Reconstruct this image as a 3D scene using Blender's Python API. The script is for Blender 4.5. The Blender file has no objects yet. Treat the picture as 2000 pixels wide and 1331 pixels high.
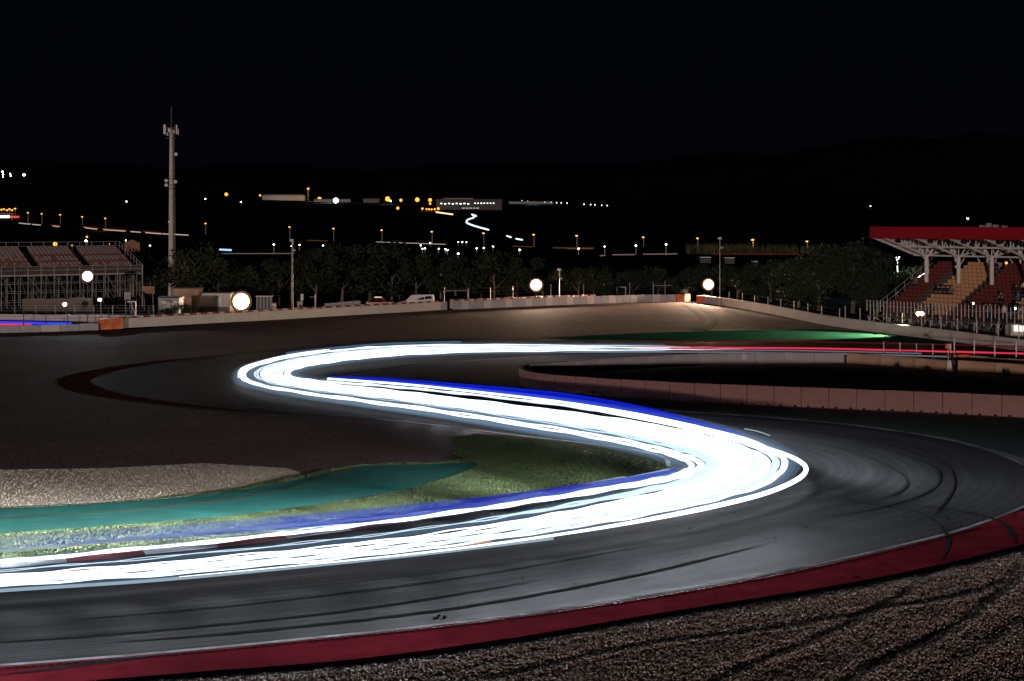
import bpy, bmesh, math, random
import numpy as np
from mathutils import Vector, Matrix, noise as mnoise
from mathutils.geometry import tessellate_polygon
random.seed(7); RNG = np.random.default_rng(7)
SC = bpy.context.scene
COL = SC.collection
PI = math.pi

# ------------------------------------------------------------------ camera, world, sun, exposure
CAM_H, FOC, HZ = 11.0, 2777.8, 430.0
cam_d = bpy.data.cameras.new('camera'); cam_d.lens = 50; cam_d.sensor_width = 36
cam_d.shift_y = -(665.5 - HZ) / 2000.0
cam_d.clip_start = 0.5; cam_d.clip_end = 20000
cam = bpy.data.objects.new('camera', cam_d); COL.objects.link(cam)
cam.location = (0, 0, CAM_H); cam.rotation_euler = (PI / 2, 0, 0)
SC.camera = cam

SUN_EL, SUN_AZ = math.radians(2.4), math.radians(-165)      # a weak warm light low behind the camera
w = bpy.data.worlds.new('World'); SC.world = w; w.use_nodes = True
wn = w.node_tree; wn.nodes.clear()
wo = wn.nodes.new('ShaderNodeOutputWorld'); bg = wn.nodes.new('ShaderNodeBackground')
sky = wn.nodes.new('ShaderNodeTexSky'); sky.sky_type = 'NISHITA'; sky.sun_disc = False
sky.sun_elevation = SUN_EL; sky.sun_rotation = SUN_AZ
sc_ = wn.nodes.new('ShaderNodeMixRGB'); sc_.blend_type = 'MULTIPLY'; sc_.inputs[0].default_value = 1
sc_.inputs[2].default_value = (0.0002, 0.0002, 0.00022, 1)
ad_ = wn.nodes.new('ShaderNodeMixRGB'); ad_.blend_type = 'ADD'; ad_.inputs[0].default_value = 1
ad_.inputs[2].default_value = (0.0007, 0.0009, 0.0023, 1)
wn.links.new(sky.outputs[0], sc_.inputs[1]); wn.links.new(sc_.outputs[0], ad_.inputs[1])
wn.links.new(ad_.outputs[0], bg.inputs[0]); wn.links.new(bg.outputs[0], wo.inputs[0])
bg.inputs[1].default_value = 1.0

sun_d = bpy.data.lights.new('sun', 'SUN'); sun_d.energy = 1.05; sun_d.angle = math.radians(1.0)
sun_d.color = (1.0, 0.80, 0.73)
sun = bpy.data.objects.new('sun', sun_d); COL.objects.link(sun)
sd = Vector((math.sin(math.radians(12)) * math.cos(SUN_EL), math.cos(math.radians(12)) * math.cos(SUN_EL), -math.sin(SUN_EL)))
sun.rotation_euler = sd.to_track_quat('-Z', 'Y').to_euler()

vs = SC.view_settings
vs.view_transform = 'Standard'; vs.look = 'None'; vs.exposure = 0; vs.gamma = 1; vs.use_curve_mapping = False
SC.render.engine = 'CYCLES'
cy = SC.cycles
cy.use_denoising = True; cy.use_light_tree = True; cy.use_adaptive_sampling = False
cy.max_bounces = 5; cy.diffuse_bounces = 2; cy.glossy_bounces = 2; cy.transparent_max_bounces = 24
cy.sample_clamp_indirect = 3.0; cy.caustics_reflective = False; cy.caustics_refractive = False

# ------------------------------------------------------------------ geometry helpers
def G(px, py, z=0.0):
    """point at height z seen at photo pixel (px, py)"""
    Y = (CAM_H - z) * FOC / (py - HZ)
    return Vector(((px - 1000.0) / FOC * Y, Y, z))
def P(px, py, Y):
    return Vector(((px - 1000.0) / FOC * Y, Y, CAM_H - (py - HZ) / FOC * Y))
def spline(pts, n=10, closed=False):
    """Catmull-Rom through points (any dimension) -> list of np arrays"""
    p = [np.array(q, float) for q in pts]; out = []
    m = len(p); segs = m if closed else m - 1
    for i in range(segs):
        if closed:
            a, b, c, d = p[(i - 1) % m], p[i], p[(i + 1) % m], p[(i + 2) % m]
        else:
            b, c = p[i], p[i + 1]
            a = p[i - 1] if i else 2 * b - c
            d = p[i + 2] if i + 2 < m else 2 * c - b
        for k in range(n):
            t = k / n
            out.append(0.5 * ((2 * b) + (c - a) * t + (2 * a - 5 * b + 4 * c - d) * t * t + (3 * b - a - 3 * c + d) * t ** 3))
    if not closed: out.append(p[-1])
    return out
def gl(pix, z=0.0, n=8, closed=False):
    """smooth ground line through photo pixels, in world metres"""
    return spline([tuple(G(x, y, z)) for x, y in pix], n, closed)

class MB:
    def __init__(s): s.v = []; s.f = []
    def add(s, vs_, fs_):
        o = len(s.v); s.v += [tuple(q) for q in vs_]; s.f += [tuple(i + o for i in f) for f in fs_]; return s
    def box(s, c, sz, rz=0.0):
        cx, cy_, cz = c; hx, hy, hz = sz[0] / 2, sz[1] / 2, sz[2] / 2
        cr, sr = math.cos(rz), math.sin(rz); q = []
        for z in (-hz, hz):
            for x, y in ((-hx, -hy), (hx, -hy), (hx, hy), (-hx, hy)):
                q.append((cx + x * cr - y * sr, cy_ + x * sr + y * cr, cz + z))
        return s.add(q, [(3, 2, 1, 0), (4, 5, 6, 7), (0, 1, 5, 4), (1, 2, 6, 5), (2, 3, 7, 6), (3, 0, 4, 7)])
    def bar(s, a, b, r, n=6, r2=None):
        a, b = Vector(a), Vector(b); d = (b - a)
        if d.length < 1e-6: return s
        q = d.to_track_quat('Z', 'Y'); r2 = r if r2 is None else r2; vs_ = []
        for p, rr in ((a, r), (b, r2)):
            for k in range(n):
                t = 2 * PI * k / n
                vs_.append(p + q @ Vector((math.cos(t) * rr, math.sin(t) * rr, 0)))
        fs_ = [(k, (k + 1) % n, n + (k + 1) % n, n + k) for k in range(n)]
        fs_ += [tuple(range(n - 1, -1, -1)), tuple(range(n, 2 * n))]
        return s.add(vs_, fs_)
    def ball(s, c, r, nu=8, nv=6, sq=(1, 1, 1)):
        vs_ = [(c[0], c[1], c[2] - r * sq[2])]
        for j in range(1, nv):
            ph = -PI / 2 + PI * j / nv
            for i in range(nu):
                t = 2 * PI * i / nu
                vs_.append((c[0] + r * sq[0] * math.cos(ph) * math.cos(t), c[1] + r * sq[1] * math.cos(ph) * math.sin(t), c[2] + r * sq[2] * math.sin(ph)))
        vs_.append((c[0], c[1], c[2] + r * sq[2])); L = len(vs_) - 1
        fs_ = [(0, 1 + (i + 1) % nu, 1 + i) for i in range(nu)]
        for j in range(nv - 2):
            for i in range(nu):
                a = 1 + j * nu + i; b = 1 + j * nu + (i + 1) % nu
                fs_.append((a, b, b + nu, a + nu))
        fs_ += [(L, 1 + (nv - 2) * nu + i, 1 + (nv - 2) * nu + (i + 1) % nu) for i in range(nu)]
        return s.add(vs_, fs_)
    def prism(s, poly, a, b, axis=1):
        """2-D polygon (u, z) swept from a to b along local axis 1 (y) or 0 (x)"""
        n = len(poly); mk = (lambda u, z, t: (u, t, z)) if axis == 1 else (lambda u, z, t: (t, u, z))
        vs_ = [mk(u, z, a) for u, z in poly] + [mk(u, z, b) for u, z in poly]
        fs_ = [(k, (k + 1) % n, n + (k + 1) % n, n + k) for k in range(n)] + [tuple(range(n - 1, -1, -1)), tuple(range(n, 2 * n))]
        return s.add(vs_, fs_)
    def mesh(s, name, mat=None, smooth=False, fixn=True):
        me = bpy.data.meshes.new(name); me.from_pydata(s.v, [], s.f)
        if mat: me.materials.append(mat)
        if fixn:
            bm = bmesh.new(); bm.from_mesh(me); bmesh.ops.recalc_face_normals(bm, faces=bm.faces); bm.to_mesh(me); bm.free()
        if smooth: me.polygons.foreach_set('use_smooth', [True] * len(me.polygons))
        return me
    def obj(s, name, mat=None, parent=None, smooth=False):
        return link(name, s.mesh(name, mat, smooth), parent)

def link(name, data, parent=None):
    o = bpy.data.objects.new(name, data); COL.objects.link(o)
    if parent is not None: o.parent = parent
    return o
def tag(o, label=None, cat=None, group=None, kind=None):
    if label: o['label'] = label
    if cat: o['category'] = cat
    if group: o['group'] = group
    if kind: o['kind'] = kind
    return o
def thing(name, label, cat, loc=(0, 0, 0), rz=0.0, group=None):
    o = bpy.data.objects.new(name, None); COL.objects.link(o); o.empty_display_size = 0.3
    o.location = loc; o.rotation_euler = (0, 0, rz)
    return tag(o, label, cat, group)
def copy_tree(o, parent=None):
    c = o.copy(); COL.objects.link(c)
    if parent is not None: c.parent = parent
    for ch in list(o.children): copy_tree(ch, c)
    return c
_unit = {}
def unit(kind, mat, name):
    k = (kind, mat.name, name)
    if k not in _unit:
        m = MB()
        if kind == 'cube': m.box((0, 0, 0), (1, 1, 1))
        elif kind == 'cyl': m.bar((0, 0, 0), (0, 0, 1), 1.0, 8)
        elif kind == 'rod': m.bar((0, 0, 0), (0, 0, 1), 1.0, 5)
        _unit[k] = m.mesh(name, mat)
    return _unit[k]
def part_box(name, mat, parent, c, sz, rz=0.0):
    o = link(name, unit('cube', mat, name), parent)
    o.location = c; o.scale = sz; o.rotation_euler = (0, 0, rz); return o
def part_bar(name, mat, parent, a, b, r, kind='rod'):
    a, b = Vector(a), Vector(b); d = b - a
    o = link(name, unit(kind, mat, name), parent)
    o.location = a; o.rotation_mode = 'QUATERNION'; o.rotation_quaternion = d.to_track_quat('Z', 'Y'); o.scale = (r, r, d.length); return o
ORD = ['first', 'second', 'third', 'fourth', 'fifth', 'sixth', 'seventh', 'eighth', 'ninth', 'tenth', 'eleventh', 'twelfth',
       'thirteenth', 'fourteenth', 'fifteenth', 'sixteenth', 'seventeenth', 'eighteenth', 'nineteenth', 'twentieth']
def nth(i):
    if i < 20: return ORD[i]
    t = ['twenty', 'thirty', 'forty', 'fifty'][(i + 1) // 10 - 2]; r = (i + 1) % 10
    return t + '-' + ORD[r - 1] if r else {'twenty': 'twentieth', 'thirty': 'thirtieth', 'forty': 'fortieth'}.get(t, 'fiftieth')

# ------------------------------------------------------------------ materials
def nmat(name):
    m = bpy.data.materials.new(name); m.use_nodes = True
    return m, m.node_tree, m.node_tree.nodes['Principled BSDF']
def surf(name, c1, c2=None, scale=4.0, rough=0.85, bump=0.0, bscale=None, detail=5.0, c3=None, lscale=0.05, lamt=0.5, metal=0.0, spec=0.3, stretch=None, attr=None, bdist=0.02):
    """procedural surface: fine noise c1<->c2, large patches towards c3, bump"""
    m, nt, b = nmat(name); N, L = nt.nodes, nt.links
    b.inputs['Roughness'].default_value = rough; b.inputs['Metallic'].default_value = metal
    b.inputs['Specular IOR Level'].default_value = spec
    tc = N.new('ShaderNodeTexCoord')
    if attr:
        a = N.new('ShaderNodeUVMap'); a.uv_map = attr; src = a.outputs[0]
    else: src = tc.outputs['Object']
    mp = N.new('ShaderNodeMapping'); L.new(src, mp.inputs[0])
    if stretch: mp.inputs['Scale'].default_value = stretch
    n1 = N.new('ShaderNodeTexNoise'); n1.inputs['Scale'].default_value = scale; n1.inputs['Detail'].default_value = detail
    n1.inputs['Roughness'].default_value = 0.65
    L.new(mp.outputs[0], n1.inputs[0])
    r1 = N.new('ShaderNodeValToRGB'); r1.color_ramp.elements[0].position = 0.32; r1.color_ramp.elements[1].position = 0.68
    c2 = c2 or tuple(min(1, x * 1.25) for x in c1)
    r1.color_ramp.elements[0].color = (*c1, 1); r1.color_ramp.elements[1].color = (*c2, 1)
    L.new(n1.outputs[0], r1.inputs[0]); out = r1.outputs[0]
    if c3:
        n2 = N.new('ShaderNodeTexNoise'); n2.inputs['Scale'].default_value = lscale; n2.inputs['Detail'].default_value = 6
        L.new(src, n2.inputs[0])
        r2 = N.new('ShaderNodeValToRGB'); r2.color_ramp.elements[0].position = 0.42; r2.color_ramp.elements[1].position = 0.62
        r2.color_ramp.elements[1].color = (lamt, lamt, lamt, 1)
        L.new(n2.outputs[0], r2.inputs[0])
        mx = N.new('ShaderNodeMixRGB'); L.new(r2.outputs[0], mx.inputs[0]); L.new(out, mx.inputs[1]); mx.inputs[2].default_value = (*c3, 1)
        out = mx.outputs[0]
    L.new(out, b.inputs['Base Color'])
    if bump:
        n3 = N.new('ShaderNodeTexNoise'); n3.inputs['Scale'].default_value = bscale or scale; n3.inputs['Detail'].default_value = 4
        L.new(src if not attr else tc.outputs['Object'], n3.inputs[0])
        bp = N.new('ShaderNodeBump'); bp.inputs['Strength'].default_value = bump; bp.inputs['Distance'].default_value = bdist
        L.new(n3.outputs[0], bp.inputs['Height']); L.new(bp.outputs[0], b.inputs['Normal'])
    return m
def gravel(name, cols, scale, bump=0.6, big=(0.2, 0.15, 0.12)):
    m, nt, b = nmat(name); N, L = nt.nodes, nt.links
    b.inputs['Roughness'].default_value = 0.9; b.inputs['Specular IOR Level'].default_value = 0.2
    tc = N.new('ShaderNodeTexCoord')
    v = N.new('ShaderNodeTexVoronoi'); v.inputs['Scale'].default_value = scale; L.new(tc.outputs['Object'], v.inputs[0])
    r = N.new('ShaderNodeValToRGB'); cr = r.color_ramp
    for i, c in enumerate(cols):
        e = cr.elements[i] if i < 2 else cr.elements.new(0)
    for i, c in enumerate(cols):
        cr.elements[i].position = i / (len(cols) - 1)
    for i, c in enumerate(cols): cr.elements[i].color = (*c, 1)
    sp = N.new('ShaderNodeSeparateColor'); L.new(v.outputs['Color'], sp.inputs[0]); L.new(sp.outputs[0], r.inputs[0])
    n2 = N.new('ShaderNodeTexNoise'); n2.inputs['Scale'].default_value = 0.12; n2.inputs['Detail'].default_value = 8
    L.new(tc.outputs['Object'], n2.inputs[0])
    r2 = N.new('ShaderNodeValToRGB'); r2.color_ramp.elements[0].position = 0.4; r2.color_ramp.elements[1].position = 0.65
    r2.color_ramp.elements[1].color = (0.6, 0.6, 0.6, 1)
    L.new(n2.outputs[0], r2.inputs[0])
    mx = N.new('ShaderNodeMixRGB'); L.new(r2.outputs[0], mx.inputs[0]); L.new(r.outputs[0], mx.inputs[1]); mx.inputs[2].default_value = (*big, 1)
    L.new(mx.outputs[0], b.inputs['Base Color'])
    bp = N.new('ShaderNodeBump'); bp.inputs['Strength'].default_value = bump; bp.inputs['Distance'].default_value = 0.03
    L.new(v.outputs['Distance'], bp.inputs['Height']); L.new(bp.outputs[0], b.inputs['Normal'])
    return m
def emit(name, col, strength, sampled=False):
    m = bpy.data.materials.new(name); m.cycles.emission_sampling = 'AUTO' if sampled else 'NONE'; m.use_nodes = True; nt = m.node_tree; nt.nodes.clear()
    o = nt.nodes.new('ShaderNodeOutputMaterial'); e = nt.nodes.new('ShaderNodeEmission')
    e.inputs[0].default_value = (*col, 1); e.inputs[1].default_value = strength
    nt.links.new(e.outputs[0], o.inputs[0]); return m
def glow_streak(name, col, strength, opacity, fade=None, streak=6.0):
    """light left in the air by a passing lamp: emission laid over what stands behind; UV x runs along the streak, y across it"""
    m = bpy.data.materials.new(name); m.cycles.emission_sampling = 'NONE'; m.use_nodes = True; nt = m.node_tree; nt.nodes.clear(); N, L = nt.nodes, nt.links
    o = N.new('ShaderNodeOutputMaterial'); e = N.new('ShaderNodeEmission'); t = N.new('ShaderNodeBsdfTransparent')
    e.inputs[0].default_value = (*col, 1); mix = N.new('ShaderNodeMixShader')
    uv = N.new('ShaderNodeUVMap'); uv.uv_map = 'UVMap'
    mp = N.new('ShaderNodeMapping'); mp.inputs['Scale'].default_value = (0.02, streak, 1); L.new(uv.outputs[0], mp.inputs[0])
    n = N.new('ShaderNodeTexNoise'); n.inputs['Scale'].default_value = 1.0; n.inputs['Detail'].default_value = 4; L.new(mp.outputs[0], n.inputs[0])
    r = N.new('ShaderNodeMapRange'); r.inputs[1].default_value = 0.3; r.inputs[2].default_value = 0.7; r.inputs[3].default_value = 0.35; r.inputs[4].default_value = 1.0
    L.new(n.outputs[0], r.inputs[0])
    ms = N.new('ShaderNodeMath'); ms.operation = 'MULTIPLY'; ms.inputs[1].default_value = strength; L.new(r.outputs[0], ms.inputs[0])
    L.new(ms.outputs[0], e.inputs[1])
    mo = N.new('ShaderNodeMath'); mo.operation = 'MULTIPLY'; mo.inputs[1].default_value = opacity; L.new(r.outputs[0], mo.inputs[0])
    fac = mo.outputs[0]
    if fade:                                            # brightness of the lamp along the run (metres from its start)
        sx = N.new('ShaderNodeSeparateXYZ'); L.new(uv.outputs[0], sx.inputs[0])
        f = N.new('ShaderNodeMapRange'); f.inputs[1].default_value = fade[0]; f.inputs[2].default_value = fade[1]; f.inputs[3].default_value = fade[2]; f.inputs[4].default_value = fade[3]
        L.new(sx.outputs[0], f.inputs[0])
        m2 = N.new('ShaderNodeMath'); m2.operation = 'MULTIPLY'; L.new(fac, m2.inputs[0]); L.new(f.outputs[0], m2.inputs[1]); fac = m2.outputs[0]
    L.new(fac, mix.inputs[0]); L.new(t.outputs[0], mix.inputs[1]); L.new(e.outputs[0], mix.inputs[2]); L.new(mix.outputs[0], o.inputs[0])
    return m

M = {}
M['terrain'] = surf('dry_land', (0.007, 0.010, 0.014), (0.013, 0.016, 0.02), 0.05, 0.95, spec=0.0, c3=(0.002, 0.0035, 0.006), lscale=0.006)
M['trap'] = gravel('gravel_trap', [(0.06, 0.026, 0.024), (0.14, 0.064, 0.060), (0.23, 0.115, 0.11)], 9.0, 0.5, (0.085, 0.036, 0.033))
M['gravel'] = gravel('gravel_bed', [(0.06, 0.03, 0.022), (0.15, 0.085, 0.062), (0.25, 0.155, 0.12)], 26.0, 0.8, (0.09, 0.045, 0.033))
M['soil'] = surf('infield_soil', (0.2, 0.17, 0.17), (0.3, 0.26, 0.26), 1.2, 0.95, 0.5, 6, c3=(0.035, 0.04, 0.025), lscale=0.09)
M['turf'] = surf('turf_soil', (0.03, 0.036, 0.014), (0.075, 0.085, 0.03), 3.0, 0.95, 0.6, 12, c3=(0.10, 0.085, 0.045), lscale=0.25, lamt=0.6)
M['greenpaint'] = surf('green_paint', (0.020, 0.12, 0.10), (0.045, 0.18, 0.155), 1.6, 0.92, 0.3, 30, spec=0.0, c3=(0.04, 0.11, 0.09), lscale=0.22, lamt=0.7, stretch=(0.25, 1.6, 1))
M['redpaint'] = surf('red_paint', (0.19, 0.017, 0.028), (0.31, 0.03, 0.047), 0.9, 0.9, 0.25, 25, c3=(0.13, 0.016, 0.024), lscale=0.16, lamt=0.8, spec=0.0)
M['white_line'] = surf('white_line_paint', (0.36, 0.345, 0.335), (0.64, 0.62, 0.6), 2.5, 0.9, spec=0.0, c3=(0.08, 0.075, 0.075), lscale=0.5, lamt=0.7)
M['conc_pink'] = surf('barrier_concrete', (0.23, 0.122, 0.112), (0.29, 0.162, 0.15), 1.6, 0.85, 0.12, 14, c3=(0.20, 0.095, 0.08), lscale=0.5, lamt=0.7)
M['conc_tan'] = surf('tan_concrete', (0.36, 0.22, 0.14), (0.5, 0.32, 0.22), 2.0, 0.9, 0.2, 10, c3=(0.24, 0.14, 0.09), lscale=0.6, lamt=0.8)
M['conc_white'] = surf('white_wall_paint', (0.50, 0.44, 0.42), (0.62, 0.56, 0.53), 1.0, 0.8, 0.08, 8, c3=(0.40, 0.34, 0.31), lscale=0.3, lamt=0.7)
M['conc_grey'] = surf('grey_block', (0.33, 0.32, 0.34), (0.45, 0.43, 0.45), 1.5, 0.85, 0.1, 9, c3=(0.26, 0.24, 0.24), lscale=0.7, lamt=0.7)
M['orange'] = surf('orange_block', (0.55, 0.10, 0.03), (0.70, 0.16, 0.05), 1.2, 0.6, c3=(0.75, 0.3, 0.18), lscale=1.2, lamt=0.6)
M['steel'] = surf('galvanised_steel', (0.26, 0.24, 0.24), (0.42, 0.40, 0.40), 6, 0.5, metal=0.2)
M['dark_steel'] = surf('dark_steel', (0.05, 0.048, 0.05), (0.09, 0.085, 0.085), 6, 0.6)
M['white_steel'] = surf('white_steel', (0.55, 0.50, 0.49), (0.70, 0.65, 0.63), 4, 0.55)
M['tower'] = surf('tower_paint', (0.50, 0.44, 0.41), (0.60, 0.53, 0.50), 2, 0.6, c3=(0.42, 0.35, 0.32), lscale=0.7)
M['bark'] = surf('bark', (0.10, 0.075, 0.055), (0.20, 0.16, 0.12), 6, 0.95, 0.5)
M['leaf_a'] = surf('pine_foliage', (0.0107, 0.0198, 0.0072), (0.0247, 0.0372, 0.0137), 0.9, 0.85)
M['leaf_b'] = surf('olive_foliage', (0.0186, 0.0270, 0.0122), (0.0370, 0.0483, 0.0216), 0.9, 0.85)
M['leaf_c'] = surf('dark_foliage', (0.0084, 0.0183, 0.0079), (0.0186, 0.0324, 0.0137), 0.8, 0.85)
M['black'] = surf('black_rubber', (0.012, 0.012, 0.013), (0.025, 0.025, 0.026), 5, 0.9, spec=0.0)
M['glass'] = surf('dark_glass', (0.01, 0.012, 0.015), (0.015, 0.017, 0.02), 1, 0.08, spec=0.5)
M['red_car'] = surf('red_car_paint', (0.30, 0.012, 0.014), (0.34, 0.016, 0.018), 1, 0.25, spec=0.5)
M['white_car'] = surf('white_car_paint', (0.62, 0.58, 0.55), (0.68, 0.64, 0.62), 1, 0.3, spec=0.5)
M['chrome'] = surf('alloy', (0.35, 0.35, 0.36), (0.45, 0.45, 0.46), 2, 0.3, metal=0.7)
M['fascia'] = surf('red_fascia', (0.23, 0.006, 0.012), (0.27, 0.009, 0.016), 0.8, 0.8, spec=0.1)
M['seat_red'] = surf('red_seat', (0.10, 0.02, 0.019), (0.15, 0.032, 0.03), 3, 0.55)
M['seat_yellow'] = surf('faded_orange_seat', (0.42, 0.22, 0.115), (0.52, 0.29, 0.16), 3, 0.55)
M['seat_white'] = surf('grey_white_seat', (0.17, 0.13, 0.13), (0.26, 0.20, 0.20), 3, 0.55)
M['seat_pink'] = surf('faded_red_seat', (0.15, 0.05, 0.05), (0.20, 0.075, 0.07), 3, 0.55)
M['deck'] = surf('terrace_deck', (0.05, 0.035, 0.035), (0.10, 0.075, 0.07), 2, 0.9)
M['skin'] = surf('skin', (0.42, 0.24, 0.17), (0.48, 0.29, 0.21), 5, 0.6)
M['hair'] = surf('dark_hair', (0.02, 0.014, 0.01), (0.04, 0.028, 0.02), 9, 0.7)
M['yellow_line'] = surf('yellow_kerb_paint', (0.55, 0.45, 0.02), (0.70, 0.58, 0.04), 2, 0.7)
M['tent'] = surf('white_tent_fabric', (0.62, 0.62, 0.62), (0.74, 0.74, 0.74), 1, 0.8)
M['farwall'] = surf('pale_far_wall', (0.22, 0.21, 0.20), (0.30, 0.28, 0.27), 0.3, 0.85)
M['farroof'] = surf('grey_far_roof', (0.05, 0.048, 0.05), (0.08, 0.077, 0.078), 0.3, 0.9)
M['conc_dim'] = surf('stained_block', (.15, .12, .105), (.24, .2, .18), 2, .9, c3=(.1, .08, .07), lscale=.8)
M['brick'] = surf('brown_brick', (0.20, 0.10, 0.06), (0.28, 0.15, 0.09), 2, 0.9)
M['road_far'] = surf('far_asphalt', (0.05, 0.05, 0.05), (0.08, 0.078, 0.075), 0.3, 0.9)
E_WHITE = emit('white_headlight_trail', (0.93, 0.97, 1.0), 2.2, False)
E_TINT = emit('pale_blue_headlight_trail', (0.66, 0.86, 1.0), 1.4)
E_PALE = emit('pale_headlight_trail', (0.55, 0.74, 0.90), 0.55)
E_RED = emit('red_tail_light_trail', (1.0, 0.03, 0.075), 0.9)
E_DRED = emit('dim_red_tail_light_trail', (0.5, 0.02, 0.03), 0.16)
E_WARM = emit('warm_floodlight', (1.0, 0.72, 0.45), 14, True)
E_COOL = emit('cool_floodlight', (0.9, 0.93, 1.0), 14, True)
E_SODIUM = emit('sodium_lamp', (1.0, 0.46, 0.05), 2.0)
E_ORANGE = emit('orange_lamp', (1.0, 0.34, 0.03), 2.6)
E_FARWHITE = emit('far_white_lamp', (0.9, 0.95, 1.0), 14)

# asphalt with rubber streaks that follow the racing line (UV in metres: x along, y across)
def asphalt():
    m, nt, b = nmat('track_asphalt'); N, L = nt.nodes, nt.links
    b.inputs['Specular IOR Level'].default_value = 0.06
    uv = N.new('ShaderNodeUVMap'); uv.uv_map = 'UVMap'; tc = N.new('ShaderNodeTexCoord')
    def noi(src, sc, scale, det=5, ro=0.6):
        mp = N.new('ShaderNodeMapping'); mp.inputs['Scale'].default_value = sc; L.new(src, mp.inputs[0])
        n = N.new('ShaderNodeTexNoise'); n.inputs['Scale'].default_value = scale; n.inputs['Detail'].default_value = det; n.inputs['Roughness'].default_value = ro
        L.new(mp.outputs[0], n.inputs[0]); return n.outputs[0]
    def ramp(s, p0, p1, a, c):
        r = N.new('ShaderNodeValToRGB'); r.color_ramp.elements[0].position = p0; r.color_ramp.elements[1].position = p1
        r.color_ramp.elements[0].color = (*a, 1); r.color_ramp.elements[1].color = (*c, 1); L.new(s, r.inputs[0]); return r.outputs[0]
    def mixc(mode, f, a, c):
        x = N.new('ShaderNodeMixRGB'); x.blend_type = mode; x.inputs[0].default_value = f; L.new(a, x.inputs[1]); L.new(c, x.inputs[2]); return x.outputs[0]
    grain = ramp(noi(tc.outputs['Object'], (1, 1, 1), 28, 4, 0.8), 0.3, 0.75, (0.034, 0.032, 0.035), (0.085, 0.081, 0.087))
    streak = ramp(noi(uv.outputs[0], (0.018, 0.9, 1), 1.0, 7, 0.72), 0.34, 0.62, (0.45, 0.45, 0.46), (1.12, 1.12, 1.1))
    fine = ramp(noi(uv.outputs[0], (0.06, 4.5, 1), 1.0, 4, 0.6), 0.34, 0.6, (0.74, 0.74, 0.74), (1.08, 1.08, 1.08))
    patch = ramp(noi(tc.outputs['Object'], (1, 1, 1), 0.12, 5), 0.35, 0.65, (0.8, 0.8, 0.8), (1.12, 1.1, 1.08))
    c = mixc('MULTIPLY', 1, grain, streak); c = mixc('MULTIPLY', 1, c, fine); c = mixc('MULTIPLY', 1, c, patch)
    L.new(c, b.inputs['Base Color'])
    rr = ramp(noi(uv.outputs[0], (0.02, 0.9, 1), 1.0, 5), 0.35, 0.65, (0.72, 0.72, 0.72), (0.92, 0.92, 0.92))
    L.new(rr, b.inputs['Roughness'])
    bp = N.new('ShaderNodeBump'); bp.inputs['Strength'].default_value = 0.55; bp.inputs['Distance'].default_value = 0.012
    L.new(noi(tc.outputs['Object'], (1, 1, 1), 34, 3, 0.7), bp.inputs['Height']); L.new(bp.outputs[0], b.inputs['Normal'])
    return m
M['asphalt'] = asphalt()
M['apron'] = surf('apron_asphalt', (0.045, 0.036, 0.040), (0.085, 0.068, 0.072), 12, 0.8, 0.3, 25, c3=(0.05, 0.035, 0.04), lscale=0.06, lamt=0.7)

# ------------------------------------------------------------------ terrain to the horizon
def sstep(a, b, x):
    t = min(1, max(0, (x - a) / (b - a))); return t * t * (3 - 2 * t)
def terr(X, Y):
    px = X / max(Y, 1) * FOC + 1000
    z = -0.6 + 0.57 * sstep(46, 58, Y)
    z -= 8.0 * sstep(265, 520, Y)
    z += 2.2 * mnoise.noise(Vector((X * 0.006, Y * 0.006, 3.1))) * sstep(520, 900, Y)
    top = 30.0 + 20 * sstep(1300, 300, px) * 0.3
    z += (top + 10) * sstep(1000, 2050, Y)
    ridge = [(-400, 318), (0, 322), (350, 335), (520, 328), (720, 342), (900, 330), (1060, 326), (1200, 334), (1300, 322), (1400, 308), (1520, 312), (1650, 288), (1760, 273), (1830, 280), (1900, 268), (2000, 274), (2400, 290)]
    ry = np.interp(px, [a for a, _ in ridge], [b for _, b in ridge])
    hm = (HZ - ry) * 6500 / FOC + CAM_H
    z += (hm - 26) * sstep(2600, 6500, Y) + 18 * mnoise.noise(Vector((X * 0.0012, Y * 0.0012, 0))) * sstep(2600, 5000, Y)
    return z
ys = np.concatenate([np.linspace(-80, 260, 35), np.geomspace(275, 2400, 46), np.geomspace(2550, 9500, 26)])
rs = np.linspace(-0.75, 0.75, 121)
mb = MB(); n_r = len(rs)
for Y in ys:
    for r in rs:
        X = r * (Y + 160); mb.v.append((X, Y, terr(X, Y)))
for j in range(len(ys) - 1):
    for i in range(n_r - 1):
        a = j * n_r + i; mb.f.append((a, a + 1, a + n_r + 1, a + n_r))
tag(mb.obj('ground', M['terrain'], smooth=True), 'dark open land running from the circuit to the hills', kind='structure')
def T(px, py, lo=250.0, hi=6000.0):
    """where the sight line of a pixel meets the land"""
    Y = lo
    while Y < hi:
        p = P(px, py, Y)
        if p.z <= terr(p.x, p.y): break
        Y *= 1.004
    p = P(px, py, Y); return Vector((p.x, p.y, terr(p.x, p.y)))

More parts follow.
